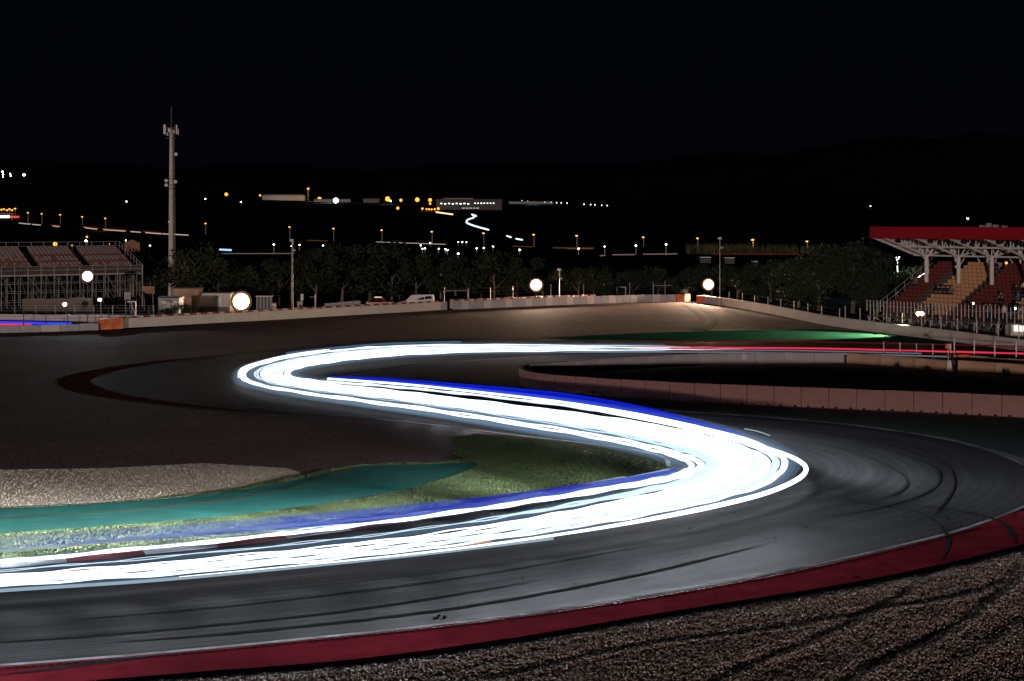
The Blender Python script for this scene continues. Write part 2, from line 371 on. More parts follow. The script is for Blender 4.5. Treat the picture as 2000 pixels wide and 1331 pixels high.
# ------------------------------------------------------------------ flat sheets of the circuit
def sheet(name, pts, mat, label, kind='structure', parent=None):
    me = bpy.data.meshes.new(name)
    tris = tessellate_polygon([[Vector((p[0], p[1], 0)) for p in pts]])
    me.from_pydata([tuple(p) for p in pts], [], [tuple(t) for t in tris]); me.materials.append(mat)
    bm = bmesh.new(); bm.from_mesh(me)
    bmesh.ops.recalc_face_normals(bm, faces=bm.faces)
    if sum(f.normal.z for f in bm.faces) < 0: bmesh.ops.reverse_faces(bm, faces=bm.faces)
    bm.to_mesh(me); bm.free()
    o = link(name, me, parent)
    return tag(o, label, kind=kind)
def strip(name, A, B, mat, label=None, kind=None, parent=None, thick=None):
    """ribbon between two lines with UV in metres"""
    n = min(len(A), len(B)); A = np.array(A[:n]); B = np.array(B[:n])
    mid = (A + B) / 2; s = np.concatenate([[0], np.cumsum(np.linalg.norm(np.diff(mid, axis=0), axis=1))])
    wd = np.linalg.norm(A - B, axis=1); K = 6
    vs_ = []; uvs = []
    for i in range(n):
        for k in range(K + 1):
            t = k / K; vs_.append(tuple(A[i] * (1 - t) + B[i] * t)); uvs.append((s[i], wd[i] * t))
    fs_ = [(i * (K + 1) + k, i * (K + 1) + k + 1, (i + 1) * (K + 1) + k + 1, (i + 1) * (K + 1) + k) for i in range(n - 1) for k in range(K)]
    me = bpy.data.meshes.new(name); me.from_pydata(vs_, [], fs_); me.materials.append(mat)
    if sum(p.normal.z for p in me.polygons) < 0: me.flip_normals()
    ul = me.uv_layers.new(name='UVMap')
    for lp in me.loops: ul.data[lp.index].uv = uvs[lp.vertex_index]
    o = link(name, me, parent)
    if label or kind: tag(o, label, kind=kind)
    return o
def offset(line, d):
    """line moved sideways by d metres (left of travel positive)"""
    a = np.array(line); t = np.gradient(a, axis=0); t[:, 2] = 0
    t /= np.maximum(np.linalg.norm(t, axis=1, keepdims=True), 1e-9)
    nrm = np.stack([-t[:, 1], t[:, 0], 0 * t[:, 0]], axis=1)
    dd = np.array(d).reshape(-1, 1) if np.ndim(d) else d
    return list(a + nrm * dd)
def dense(pix, z, n=8): return gl(pix, z, n)

TRK_L = [(2250, 713), (2100, 707), (1800, 702), (1500, 694), (1300, 690), (1130, 692), (900, 704), (760, 720), (680, 730), (640, 737), (622, 742), (630, 747), (700, 750), (800, 754), (900, 760),
         (1000, 768), (1130, 782), (1280, 800), (1500, 815), (1680, 832), (1850, 858), (1960, 890), (2030, 930), (2020, 975), (1900, 1025), (1750, 1065), (1500, 1120), (1200, 1172), (900, 1213), (600, 1245), (250, 1278), (-200, 1312), (-500, 1330)]
TRK_R = [(2250, 680), (2100, 676), (1800, 671), (1500, 668), (1300, 666), (1130, 664), (900, 661), (700, 668), (520, 684), (350, 704), (240, 722), (178, 745), (230, 768), (320, 783), (460, 800),
         (650, 812), (820, 828), (1000, 850), (1130, 865), (1220, 877), (1280, 889), (1305, 900), (1310, 912), (1295, 925), (1200, 945), (1080, 968), (900, 1000), (700, 1030), (450, 1062), (200, 1088), (-100, 1115), (-400, 1140), (-600, 1158)]
Z_TRAP, Z_GRASS, Z_PAINT, Z_TRACK, Z_RUN, Z_LINE, Z_MARK = 0.0, 0.006, 0.011, 0.016, 0.021, 0.026, 0.031
tl = gl(TRK_L, Z_TRACK, 10); tr = gl(TRK_R, Z_TRACK, 10)
track = strip('race_track', tl, tr, M['asphalt'], 'grey asphalt race track winding through the S bend', 'structure')

# gravel trap outside the hairpin and the bend, out to the outer wall
trap_pix = [(-700, 668), (0, 652), (190, 647), (330, 640), (600, 622), (870, 606), (1000, 600), (1180, 593), (1330, 591), (1400, 597), (1500, 613), (1600, 633), (1700, 648), (1850, 668), (2000, 688), (2300, 728),
            (2300, 745), (1600, 716), (1000, 760), (1020, 800), (1300, 860), (1330, 900), (1300, 935), (700, 1015), (0, 1080), (-900, 1150)]
sheet('gravel_trap', [G(x, y, Z_TRAP) for x, y in trap_pix], M['trap'], 'brown gravel trap between the track and the outer wall')
infield_pix = [(1000, 700), (1300, 686), (2300, 700), (2500, 850), (2500, 1000), (1950, 905), (1500, 820), (1150, 800), (900, 765), (620, 742)]
sheet('infield', [G(x, y, Z_TRAP + 0.004) for x, y in infield_pix], M['soil'], 'dark infield ground inside the low barrier')
# apron paving inside the hairpin
ap = [(630, 742), (700, 731), (820, 717), (940, 704), (1130, 693), (1300, 692), (1560, 698), (1350, 712), (1100, 733), (1035, 742), (1015, 752), (1030, 763), (1100, 772), (1000, 770), (850, 758), (720, 750)]
sheet('apron', [G(x, y, Z_PAINT) for x, y in ap], M['apron'], 'dark paved apron inside the hairpin')
gv = [(1180, 777), (1400, 789), (1600, 799), (1800, 808), (2100, 823), (2250, 900), (2060, 912), (1960, 884), (1850, 855), (1680, 830), (1500, 813), (1330, 803), (1220, 790)]
sheet('green_verge', [G(x, y, Z_PAINT) for x, y in gv], surf('dark_green_verge', (0.010, 0.035, 0.03), (0.022, 0.06, 0.045), 1.5, 0.85, 0.4, 20, c3=(0.03, 0.035, 0.022), lscale=0.2), 'dark green painted verge below the pink barrier')
# bright green strip beyond the upper straight
gs = [(1060, 660), (1200, 653), (1330, 648), (1480, 645), (1600, 643), (1680, 648), (1760, 655), (1860, 667), (2000, 683), (2200, 705), (2200, 684), (2000, 680), (1800, 671), (1500, 668), (1300, 666), (1130, 664)]
sheet('green_strip', [G(x, y, Z_PAINT) for x, y in gs], M['greenpaint'], 'green painted strip along the far edge of the track')
wv = [(1385, 596), (1500, 615), (1600, 635), (1700, 650), (1850, 670), (2000, 690), (2000, 683), (1850, 667), (1740, 656), (1640, 645), (1550, 632), (1450, 612)]
sheet('grass_verge', [G(x, y, Z_GRASS) for x, y in wv], M['turf'], 'dark grass verge at the foot of the far right wall')
# grass and green paint inside the second corner
gr_pix = [(1312, 905), (1290, 893), (1200, 878), (1080, 862), (990, 852), (930, 848), (880, 856), (905, 872), (880, 886), (910, 897), (860, 903), (760, 905), (690, 909), (620, 922), (560, 935), (520, 942), (440, 957), (330, 972), (200, 985), (0, 992), (-300, 1005), (-600, 1020), (-600, 1162), (-400, 1142), (-100, 1117), (200, 1090), (450, 1064), (700, 1032), (900, 1002), (1080, 970), (1200, 947), (1295, 927), (1310, 914)]
grass_o = sheet('grass_bank', gl(gr_pix, Z_GRASS, 3), M['turf'], 'grass inside the second corner of the S bend')
gp = gl([(-600, 1012), (-200, 1001), (0, 994), (200, 984), (380, 969), (520, 950), (600, 933), (690, 913), (760, 909), (850, 907), (930, 905), (915, 918), (860, 938), (760, 963), (650, 982), (500, 1003), (300, 1022), (0, 1043), (-300, 1062), (-600, 1080)], Z_PAINT, 6)
green_o = sheet('green_runoff', gp, M['greenpaint'], 'teal green painted run-off beside the inside grass')
seam = gl([(-500, 1040), (0, 1013), (250, 996), (420, 978), (540, 958), (620, 937), (690, 914)], Z_RUN, 10)
strip('turf_seam', offset(seam, 0.12), offset(seam, -0.16), M['turf'], 'grassy seam across the green run-off', 'structure')
# red paved run-off of the second corner and of the hairpin
redA = gl([(2250, 900), (2180, 950), (2060, 985), (1990, 1000), (1900, 1027), (1750, 1067), (1500, 1122), (1200, 1174), (900, 1215), (600, 1247), (250, 1280), (-200, 1314), (-500, 1332)], Z_RUN, 10)
redB = gl([(2700, 930), (2500, 985), (2250, 1025), (2080, 1045), (1960, 1073), (1840, 1102), (1640, 1142), (1300, 1196), (1000, 1246), (700, 1287), (380, 1313), (-80, 1350), (-400, 1375)], Z_RUN, 10)
strip('red_runoff', redA, redB, M['redpaint'], 'dark red painted run-off along the outside of the corner', 'structure')
rh = gl([(420, 696), (300, 706), (200, 720), (130, 735), (112, 745), (125, 757), (190, 772), (320, 789), (450, 801), (330, 784), (240, 770), (178, 745), (235, 722), (350, 704), (430, 697)], Z_RUN, 6)
sheet('red_hairpin_runoff', rh, surf('faded_red_paint', (.13, .047, .043), (.17, .062, .056), 1, .95, spec=0.0), 'dark red run-off around the tip of the hairpin')
# white edge lines
def edge_line(name, pix, wid, label):
    ln = gl(pix, Z_LINE, 12); strip(name, offset(ln, wid / 2), offset(ln, -wid / 2), M['white_line'], label, 'structure')
edge_line('white_edge_line', [(1180, 797), (1350, 806), (1500, 816), (1680, 833), (1850, 859), (1960, 891), (2030, 931), (2020, 977), (1900, 1027), (1750, 1067), (1500, 1122), (1200, 1174), (900, 1215), (600, 1247), (250, 1280), (-200, 1314)], 0.17, 'white line along the outside of the second corner')
edge_line('white_edge_line', [(430, 698), (350, 705), (240, 722), (180, 744), (230, 767), (320, 782), (460, 799), (650, 811), (820, 827), (1000, 849), (1130, 864), (1220, 876), (1280, 888), (1303, 900), (1306, 911)], 0.2, 'white line round the outside of the hairpin')
edge_line('white_edge_line', [(640, 739), (760, 722), (900, 706), (1130, 694), (1300, 692), (1500, 696)], 0.15, 'faint white line along the near edge of the upper straight')

# kerb on the exit, one raised block after another, red and white by turns
kerb = thing('exit_kerb', 'red and white kerb on the inside of the corner exit', 'kerb')
M['kerb_red'] = surf('kerb_red', (0.14, 0.03, 0.04), (0.2, 0.05, 0.055), 2, 0.7)
M['kerb_white'] = surf('kerb_white', (0.35, 0.36, 0.40), (0.45, 0.46, 0.5), 2, 0.7)
kl = np.array(gl([(1250, 938), (1080, 970), (900, 1002), (700, 1032), (450, 1064), (200, 1090), (-100, 1117), (-400, 1142)], Z_LINE, 40))
ks = np.concatenate([[0], np.cumsum(np.linalg.norm(np.diff(kl, axis=0), axis=1))])
klen = 2.45; nk = int(ks[-1] / klen)
for k in range(nk):
    q = [np.array([np.interp(s, ks, kl[:, c]) for c in range(3)]) for s in np.linspace(k * klen, (k + 1) * klen - 0.03, 5)]
    A = offset(q, 0.10); B = offset(q, -1.0); m_ = MB(); v = []
    for a, b in zip(A, B):
        v += [(a[0], a[1], 0.0), (a[0], a[1], 0.03), (*(a * 0.35 + b * 0.65)[:2], 0.075), (b[0], b[1], 0.05), (b[0], b[1], 0.0)]
    f = [(i * 5 + j, i * 5 + j + 1, i * 5 + j + 6, i * 5 + j + 5) for i in range(4) for j in range(4)] + [(0, 1, 2, 3, 4), (24, 23, 22, 21, 20)]
    m_.add(v, f).obj('kerb_block', M['kerb_red'] if k % 2 else M['kerb_white'], kerb)
# low ribbed edging between asphalt and red run-off
rib = MB(); rl = np.array(gl([(1900, 1027), (1750, 1067), (1500, 1122), (1200, 1174), (900, 1215), (600, 1247), (250, 1280), (-200, 1314)], Z_RUN, 60))
rl = np.array(offset(rl, 0.28)); rsl = np.concatenate([[0], np.cumsum(np.linalg.norm(np.diff(rl, axis=0), axis=1))])
for s in np.arange(0, rsl[-1], 0.2):
    x, y = np.interp(s, rsl, rl[:, 0]), np.interp(s, rsl, rl[:, 1]); x2, y2 = np.interp(s + .1, rsl, rl[:, 0]), np.interp(s + .1, rsl, rl[:, 1])
    rib.box((x, y, Z_RUN + 0.012), (0.11, 0.07, 0.03), math.atan2(y2 - y, x2 - x))
tag(rib.obj('kerb_edging', surf('dark_red_edging', (0.04, 0.006, 0.008), (0.07, 0.01, 0.012), 5, 0.8)), 'dark ribbed edging along the red run-off', kind='stuff')

# tyre marks that cross the corner and leave over the red
M['rubber'] = surf('tyre_rubber_mark', (0.027, 0.026, 0.027), (0.052, 0.05, 0.052), 3, 0.95, spec=0.0)
def skid(pix, wid, z=Z_MARK):
    ln = gl(pix, z, 12); n = len(ln); wv_ = np.array([wid * min(1, 4 * min(i, n - 1 - i) / n + 0.15) for i in range(n)])
    strip('tyre_mark', offset(ln, wv_ / 2), offset(ln, -wv_ / 2), M['rubber'], parent=track)
for pix, wd in [([(1560, 955), (1700, 985), (1790, 1000), (1832, 1022), (1850, 1045), (1852, 1068), (1838, 1096)], 0.14),
                ([(1790, 985), (1900, 1003), (1955, 1020), (1975, 1040), (1985, 1062)], 0.2),
                ([(1640, 853), (1740, 880), (1810, 905), (1834, 930), (1820, 955), (1770, 978), (1700, 996), (1600, 1014)], 0.14),
                ([(1600, 865), (1700, 895), (1760, 925), (1770, 948), (1740, 968), (1660, 990)], 0.12),
                ([(1700, 850), (1800, 880), (1850, 912), (1862, 950), (1838, 990), (1815, 1015)], 0.11),
                ([(200, 1256), (500, 1232), (900, 1186), (1250, 1122), (1500, 1062)], 0.2), ([(-50, 1258), (300, 1232), (700, 1190), (1050, 1135)], 0.18),
                ([(100, 1215), (500, 1178), (900, 1128), (1300, 1060)], 0.16), ([(0, 1318), (150, 1300), (330, 1278)], 0.22)]:
    skid(pix, wd)

# ------------------------------------------------------------------ near gravel bed with ruts, and its stones
def rut_lines():
    R = []
    R.append((gl([(2010, 1062), (1985, 1090), (1953, 1125), (1915, 1150), (1850, 1168), (1740, 1185), (1600, 1212), (1450, 1235), (1330, 1247), (1150, 1278), (960, 1325)], 0, 8), 0.19, 0.15, 0.10))
    R.append((gl([(1845, 1096), (1815, 1122), (1770, 1150), (1720, 1182), (1665, 1212), (1600, 1242), (1500, 1280), (1400, 1325), (1330, 1360)], 0, 8), 0.20, 0.17, 0.13))
    R.append((gl([(1990, 1100), (1960, 1142), (1912, 1182), (1855, 1222), (1790, 1258), (1700, 1300), (1620, 1345)], 0, 8), 0.22, 0.19, 0.15))
    R.append((gl([(2080, 1150), (2000, 1200), (1900, 1262), (1800, 1320), (1740, 1360)], 0, 8), 0.24, 0.10, 0.08))
    R.append((gl([(1700, 1150), (1500, 1185), (1250, 1232), (1050, 1270), (850, 1320)], 0, 8), 0.18, 0.07, 0.05))
    return R
RUTS = rut_lines()
red_edge = np.array(redB)[:, :2]
def bed_height(X, Y):
    """numpy arrays -> height of the gravel bed"""
    sh = X.shape; X = X.ravel(); Y = Y.ravel(); p = np.stack([X, Y], 1)
    d = np.full(len(p), 1e9)
    for i in range(len(red_edge) - 1):
        a, b = red_edge[i], red_edge[i + 1]; ab = b - a
        t = np.clip(((p - a) @ ab) / (ab @ ab), 0, 1); d = np.minimum(d, np.linalg.norm(p - (a + t[:, None] * ab), axis=1))
    z = -0.10 + 0.11 * np.clip(d / 0.9, 0, 1) * (0.9 + 0.1 * np.sin(d * 2.1)) + 0.0
    for ln, wd, dp, br in RUTS:
        L2 = np.array(ln)[:, :2]; best = np.full(len(p), 1e9); sgn = np.zeros(len(p))
        for i in range(len(L2) - 1):
            a, b = L2[i], L2[i + 1]; ab = b - a
            t = np.clip(((p - a) @ ab) / (ab @ ab), 0, 1); q = p - (a + t[:, None] * ab); dd = np.linalg.norm(q, axis=1)
            m_ = dd < best; best = np.where(m_, dd, best); sgn = np.where(m_, np.sign(ab[0] * q[:, 1] - ab[1] * q[:, 0]), sgn)
        s = best * sgn                                          # positive on the right-hand, camera side
        dp, br = dp * .13, br * .2
        z += -dp * np.exp(-(s / wd) ** 2) + br * np.exp(-((s - 2.0 * wd) / (0.8 * wd)) ** 2) + 0.25 * br * np.exp(-((s + 2.0 * wd) / (0.9 * wd)) ** 2)
    z += 0.005 * np.sin(X * 1.9 + 0.7 * Y) * np.sin(Y * 2.3 - 0.4 * X) + 0.004 * np.sin(X * 5.1 + Y * 3.3) * np.sin(Y * 6.7 - X * 2.2)
    return z.reshape(sh)
xs = np.arange(-16, 27, 0.07); yy = np.arange(25.5, 52.5, 0.07)
GX, GY = np.meshgrid(xs, yy)
redY = np.interp(GX, red_edge[::-1, 0], red_edge[::-1, 1])
inside = GY < redY + 0.10
GZ = bed_height(GX, GY); idx = -np.ones(GX.shape, int); keep = inside; idx[keep] = np.arange(keep.sum())
co = np.stack([GX[keep], GY[keep], GZ[keep]], 1)
a = idx[:-1, :-1]; b = idx[:-1, 1:]; c = idx[1:, 1:]; d = idx[1:, :-1]; ok = (a >= 0) & (b >= 0) & (c >= 0) & (d >= 0)
quads = np.stack([a[ok], b[ok], c[ok], d[ok]], 1)
def np_mesh(name, co, faces, mat, smooth=False):
    me = bpy.data.meshes.new(name); k = faces.shape[1]
    me.vertices.add(len(co)); me.vertices.foreach_set('co', co.astype(np.float32).ravel())
    me.loops.add(faces.size); me.loops.foreach_set('vertex_index', faces.astype(np.int32).ravel())
    me.polygons.add(len(faces)); me.polygons.foreach_set('loop_start', np.arange(0, faces.size, k, dtype=np.int32))
    me.polygons.foreach_set('use_smooth', np.full(len(faces), smooth))
    me.materials.append(mat); me.update(calc_edges=True); return me
tag(link('gravel_bed', np_mesh('gravel_bed', co, quads, M['gravel'], True)), 'rutted gravel bed in the near right corner', kind='structure')
OCT_V = np.array([(1, 0, 0), (-1, 0, 0), (0, 1, 0), (0, -1, 0), (0, 0, 1), (0, 0, -1)], float)
OCT_F = np.array([(0, 2, 4), (2, 1, 4), (1, 3, 4), (3, 0, 4), (2, 0, 5), (1, 2, 5), (3, 1, 5), (0, 3, 5)])
def stones(name, pts, rmin, rmax, mat, label):
    n = len(pts); r = rmin + (rmax - rmin) * RNG.random(n) ** 2
    v = OCT_V[None] * (1 + 0.35 * (RNG.random((n, 6, 1)) - 0.5)) + 0.25 * (RNG.random((n, 6, 3)) - 0.5)
    v = v * np.array([1, 1, 0.75]) * r[:, None, None]
    th = RNG.random(n) * 2 * PI; c_, s_ = np.cos(th)[:, None], np.sin(th)[:, None]
    x = v[:, :, 0] * c_ - v[:, :, 1] * s_; y = v[:, :, 0] * s_ + v[:, :, 1] * c_
    co = np.stack([x + pts[:, 0:1], y + pts[:, 1:2], v[:, :, 2] + pts[:, 2:3] + r[:, None] * 0.35], 2).reshape(-1, 3)
    f = (OCT_F[None] + (np.arange(n) * 6)[:, None, None]).reshape(-1, 3)
    return tag(link(name, np_mesh(name, co, f, mat)), label, kind='stuff')
def stone_mat(name, cols):
    m, nt, b = nmat(name); N, L = nt.nodes, nt.links; b.inputs['Roughness'].default_value = 0.75
    g = N.new('ShaderNodeNewGeometry'); r = N.new('ShaderNodeValToRGB'); cr = r.color_ramp; cr.interpolation = 'CONSTANT'
    while len(cr.elements) < len(cols): cr.elements.new(0.5)
    for i, c in enumerate(cols): cr.elements[i].position = i / len(cols)
    for i, c in enumerate(cols): cr.elements[i].color = (*c, 1)
    L.new(g.outputs['Random Per Island'], r.inputs[0]); L.new(r.outputs[0], b.inputs['Base Color']); return m
M['stones'] = stone_mat('pebbles', [(0.55, 0.43, 0.37), (0.78, 0.68, 0.61), (0.34, 0.22, 0.17), (0.85, 0.78, 0.72), (0.22, 0.13, 0.10), (0.62, 0.47, 0.38), (0.45, 0.32, 0.26)])
n_s = 230000
sx = RNG.uniform(-10, 20.5, n_s); sy = RNG.uniform(30, 50, n_s)
ry_ = np.interp(sx, red_edge[::-1, 0], red_edge[::-1, 1]); pix_y = HZ + CAM_H * FOC / sy; pix_x = 1000 + sx / sy * FOC
k = (sy < ry_ - 0.03 + .35 * RNG.random(n_s) ** 6 + .06 * np.sin(sx * 3.1) * np.sin(sx * 1.3)) & (pix_y < 1390) & (pix_x < 2090)
sx, sy = sx[k], sy[k]; sz = bed_height(sx, sy)
stones('gravel_stones', np.stack([sx, sy, sz], 1), 0.016, 0.046, M['stones'], 'loose pebbles over the near gravel bed')

def in_poly(poly, x, y):
    poly = np.array([(p[0], p[1]) for p in poly]); ins = np.zeros(len(x), bool); j = len(poly) - 1
    for i in range(len(poly)):
        xi, yi = poly[i]; xj, yj = poly[j]
        cnd = ((yi > y) != (yj > y)) & (x < (xj - xi) * (y - yi) / (yj - yi + 1e-12) + xi); ins ^= cnd; j = i
    return ins
# gravel between trap and green paint, headlight pool put into its colour
lg = [G(x, y, Z_GRASS) for x, y in [(-500, 900), (0, 918), (200, 915), (400, 905), (560, 915), (590, 925), (540, 940), (440, 955), (330, 970), (200, 982), (0, 990), (-500, 1003)]]
sheet('lit_gravel_patch', lg, gravel('lit_gravel', [(0.24, 0.165, 0.11), (0.43, 0.315, 0.225), (0.6, 0.46, 0.35)], 24.0, 0.6, (0.22, 0.16, 0.11)), 'pale gravel patch left of the green run-off')
M['stones_lit'] = stone_mat('lit_pebbles', [(.43, .31, .22), (.6, .46, .35), (.31, .22, .15), (.72, .58, .46)])
n_s = 40000; sx = RNG.uniform(-30, -8, n_s); sy = RNG.uniform(53, 66, n_s); k = in_poly(lg, sx, sy)
stones('gravel_stones', np.stack([sx[k], sy[k], np.full(k.sum(), 0.005)], 1), 0.012, 0.03, M['stones_lit'], 'loose pebbles on the pale gravel at the left')

# grass blades
def blades(name, polys, holes, n, box, h0, h1, mat, label):
    x = RNG.uniform(box[0], box[1], n); y = RNG.uniform(box[2], box[3], n); k = np.zeros(n, bool)
    for p in polys: k |= in_poly(p, x, y)
    for p in holes: k &= ~in_poly(p, x, y)
    x, y = x[k], y[k]; n = len(x); h = h0 + (h1 - h0) * RNG.random(n) ** 1.5
    cl = np.sin(x * 1.7 + 2 * np.sin(y * .9)) * np.sin(y * 2.1 + 1.3 * np.sin(x * 1.1)); h *= 1 + 0.25 * cl
    th = RNG.random(n) * 2 * PI; wd = 0.012 + 0.02 * RNG.random(n)
    dx, dy = np.cos(th) * wd, np.sin(th) * wd; lx, ly = RNG.normal(0, .6, n) * h, RNG.normal(0, .6, n) * h
    z0 = np.full(n, Z_GRASS)
    co = np.stack([np.stack([x - dx, y - dy, z0], 1), np.stack([x + dx, y + dy, z0], 1), np.stack([x + lx, y + ly, z0 + h], 1)], 1).reshape(-1, 3)
    f = np.arange(3 * n).reshape(-1, 3)
    return tag(link(name, np_mesh(name, co, f, mat)), label, kind='stuff')
M['blade'] = stone_mat('grass_blades', [(0.045, 0.075, 0.02), (0.06, 0.09, 0.022), (0.10, 0.10, 0.038), (0.04, 0.06, 0.018), (0.05, 0.08, 0.02), (0.075, 0.085, 0.03)])
grp = [tuple(G(x, y)) for x, y in gr_pix]
blades('grass', [grp], [[tuple(p) for p in gp]], 800000, (-30, 10, 42, 75), 0.025, 0.065, M['blade'], 'short green grass inside the second corner')

# rubber crumbs on the track
m_ = MB()
def crumb(px, py, s):
    p = G(px, py, Z_MARK); a = random.random() * 6.28
    m_.add([(p.x + s * math.cos(a + t) * random.uniform(.5, 1.3), p.y + s * math.sin(a + t) * random.uniform(.5, 1.3), Z_MARK) for t in (0, 1.6, 3.1, 4.7)] + [(p.x, p.y, Z_MARK + s * random.uniform(.3, .8))], [(0, 1, 4), (1, 2, 4), (2, 3, 4), (3, 0, 4)])
for _ in range(90):
    crumb(random.uniform(1250, 1960), random.uniform(870, 1060), random.uniform(.02, .06))
for _ in range(70): crumb(random.uniform(420, 560), random.uniform(780, 806), random.uniform(.03, .1))
for _ in range(60): crumb(random.uniform(300, 1700), random.uniform(1080, 1190), random.uniform(.015, .045))
for px, py in ((860, 1204), (868, 1206), (850, 1207), (1672, 1127), (1790, 952), (1765, 1010), (1855, 1013)):
    for _ in range(4): crumb(px + random.uniform(-5, 5), py + random.uniform(-2, 2), .055)
tag(m_.obj('rubber_crumbs', M['black']), 'black crumbs of tyre rubber scattered on the asphalt', kind='stuff')

# ------------------------------------------------------------------ light trails
def tube(name, path, rx, rz, mat, parent=None, n=8):
    a = np.array(path); t = np.gradient(a, axis=0); t[:, 2] = 0; t /= np.maximum(np.linalg.norm(t, axis=1, keepdims=True), 1e-9)
    nx, ny = -t[:, 1], t[:, 0]; m = len(a)
    rx = np.broadcast_to(rx, (m,)); rz = np.broadcast_to(rz, (m,))
    s = np.concatenate([[0], np.cumsum(np.linalg.norm(np.diff(a, axis=0), axis=1))])
    vs_ = []
    for k_ in range(n):
        th = 2 * PI * k_ / n
        vs_.append(np.stack([a[:, 0] + nx * rx * math.cos(th), a[:, 1] + ny * rx * math.cos(th), a[:, 2] + rz * math.sin(th)], 1))
    co = np.stack(vs_, 1).reshape(-1, 3)
    f = np.array([(i * n + k_, i * n + (k_ + 1) % n, (i + 1) * n + (k_ + 1) % n, (i + 1) * n + k_) for i in range(m - 1) for k_ in range(n)])
    me = np_mesh(name, co, f, mat, True)
    ul = me.uv_layers.new(name='UVMap'); lv = np.empty(len(me.loops), np.int32); me.loops.foreach_get('vertex_index', lv)
    uv = np.stack([s[lv // n], (rz[0] * np.sin(2 * PI * (lv % n) / n))], 1).astype(np.float32); ul.data.foreach_set('uv', uv.ravel())
    return link(name, me, parent)
TL_ = [(1450, 682), (1300, 684), (1100, 686), (900, 689), (750, 697), (650, 708), (590, 718), (566, 728), (580, 738), (640, 745), (700, 748), (800, 755), (900, 764), (1050, 780), (1200, 800), (1330, 823), (1440, 852), (1510, 880), (1533, 905), (1500, 942), (1400, 975), (1250, 1008), (1080, 1037), (850, 1071), (600, 1098), (300, 1125), (0, 1145), (-300, 1168), (-600, 1190)]
TR_ = [(1450, 678), (1300, 676), (1100, 674), (900, 673), (750, 677), (650, 685), (560, 698), (490, 716), (469, 733), (490, 750), (580, 768), (700, 785), (850, 806), (1000, 830), (1150, 855), (1260, 878), (1320, 895), (1345, 907), (1340, 917), (1300, 932), (1200, 950), (1050, 975), (900, 998), (700, 1025), (500, 1048), (200, 1078), (0, 1097), (-300, 1120), (-600, 1142)]
def lane(t, z=0.62, lo=0, hi=None, wob=0.0, ph=0.0):
    t = np.array(t, float) if np.ndim(t) else np.full(len(TL_), t)
    pts = []
    for i, ((xa, ya), (xb, yb)) in enumerate(zip(TL_, TR_)):
        pts.append(tuple(G(xa * (1 - t[i]) + xb * t[i], ya * (1 - t[i]) + yb * t[i], z)))
    pts = pts[lo:hi]
    ln = np.array(spline(pts, 10))
    if wob:
        s = np.arange(len(ln)); ln[:, 2] += wob * np.sin(s * .9 + ph) * np.sin(s * .23 + 2 * ph)
    return ln
NS = len(TL_)
def vary(a, b, c, d):      # lateral place at the top straight, hairpin, second corner and exit
    return np.interp(np.arange(NS), [0, 4, 9, 14, 18, 22, NS - 1], [a, a, b, (b + c) / 2, c, d, d])
trails = []
# lateral place at (top straight, hairpin, lower leg, second corner, exit), height, half-widths at the five places
ST5 = [2, 7, 12.5, 18, 22.5]
def five(v, n=None):
    x = np.arange(NS) if n is None else np.linspace(0, NS - 1, n)
    return np.interp(x, ST5, v)
SPEC = [((.04, .02, .10, .0, .02), .64, (.06, .10, .06, .14, .07), (.035, .05, .042, .085, .03), 'white headlight trail nearest the outside of the second corner'),
        ((.14, .10, .13, .09, .08), .66, (.06, .10, .05, .16, .06), (.035, .06, .03, .09, .03), 'white headlight trail just inside the outer one at the second corner'),
        ((.26, .20, .34, .19, .14), .60, (.06, .14, .12, .22, .07), (.035, .065, .06, .11, .035), 'white headlight trail in the outer third of the band'),
        ((.38, .30, .42, .29, .215), .64, (.06, .14, .14, .24, .07), (.035, .065, .065, .115, .028), 'white headlight trail left of the middle of the band'),
        ((.50, .40, .50, .39, .29), .60, (.06, .14, .14, .24, .08), (.04, .065, .065, .115, .042), 'white headlight trail along the middle of the band'),
        ((.60, .50, .585, .49, .37), .66, (.06, .14, .14, .24, .07), (.04, .065, .065, .115, .028), 'white headlight trail right of the middle of the band'),
        ((.70, .585, .67, .59, .44), .62, (.06, .12, .12, .22, .05), (.04, .055, .06, .11, .02), 'white headlight trail below the middle of the lower leg'),
        ((.80, .68, .705, .69, .615), .60, (.06, .07, .05, .2, .03), (.04, .03, .02, .10, .012), 'thin white headlight trail between the two dark gaps on the exit'),
        ((.88, .73, .75, .78, .645), .58, (.05, .06, .03, .18, .02), (.03, .022, .012, .09, .008), 'faintest white headlight trail in the inner third of the band'),
        ((.95, .93, .88, .87, .965), .62, (.06, .09, .10, .16, .07), (.035, .045, .045, .085, .035), 'white headlight trail hugging the inside kerb on the exit'),
        ((1.0, .985, .965, .975, 1.0), .60, (.06, .10, .12, .12, .07), (.035, .05, .05, .075, .04), 'innermost white headlight trail at the second corner apex')]
for i, (ts, z, rx, rz, lab) in enumerate(SPEC):
    L_ = lane(five(ts), z, wob=0.03, ph=i); n_ = len(L_); k_ = (i * 5) % 18
    tp_ = np.clip((np.arange(n_) - k_ + 1) / 26.0, .08, 1)
    o = tube('light_trail', L_[k_:], (five(rx, n_) * tp_)[k_:], (five(rz, n_) * tp_)[k_:], E_TINT if i in (1, 3, 7, 8) else E_WHITE)
    tag(o, lab, 'light trail', 'white headlight trails of passing cars'); trails.append(o)
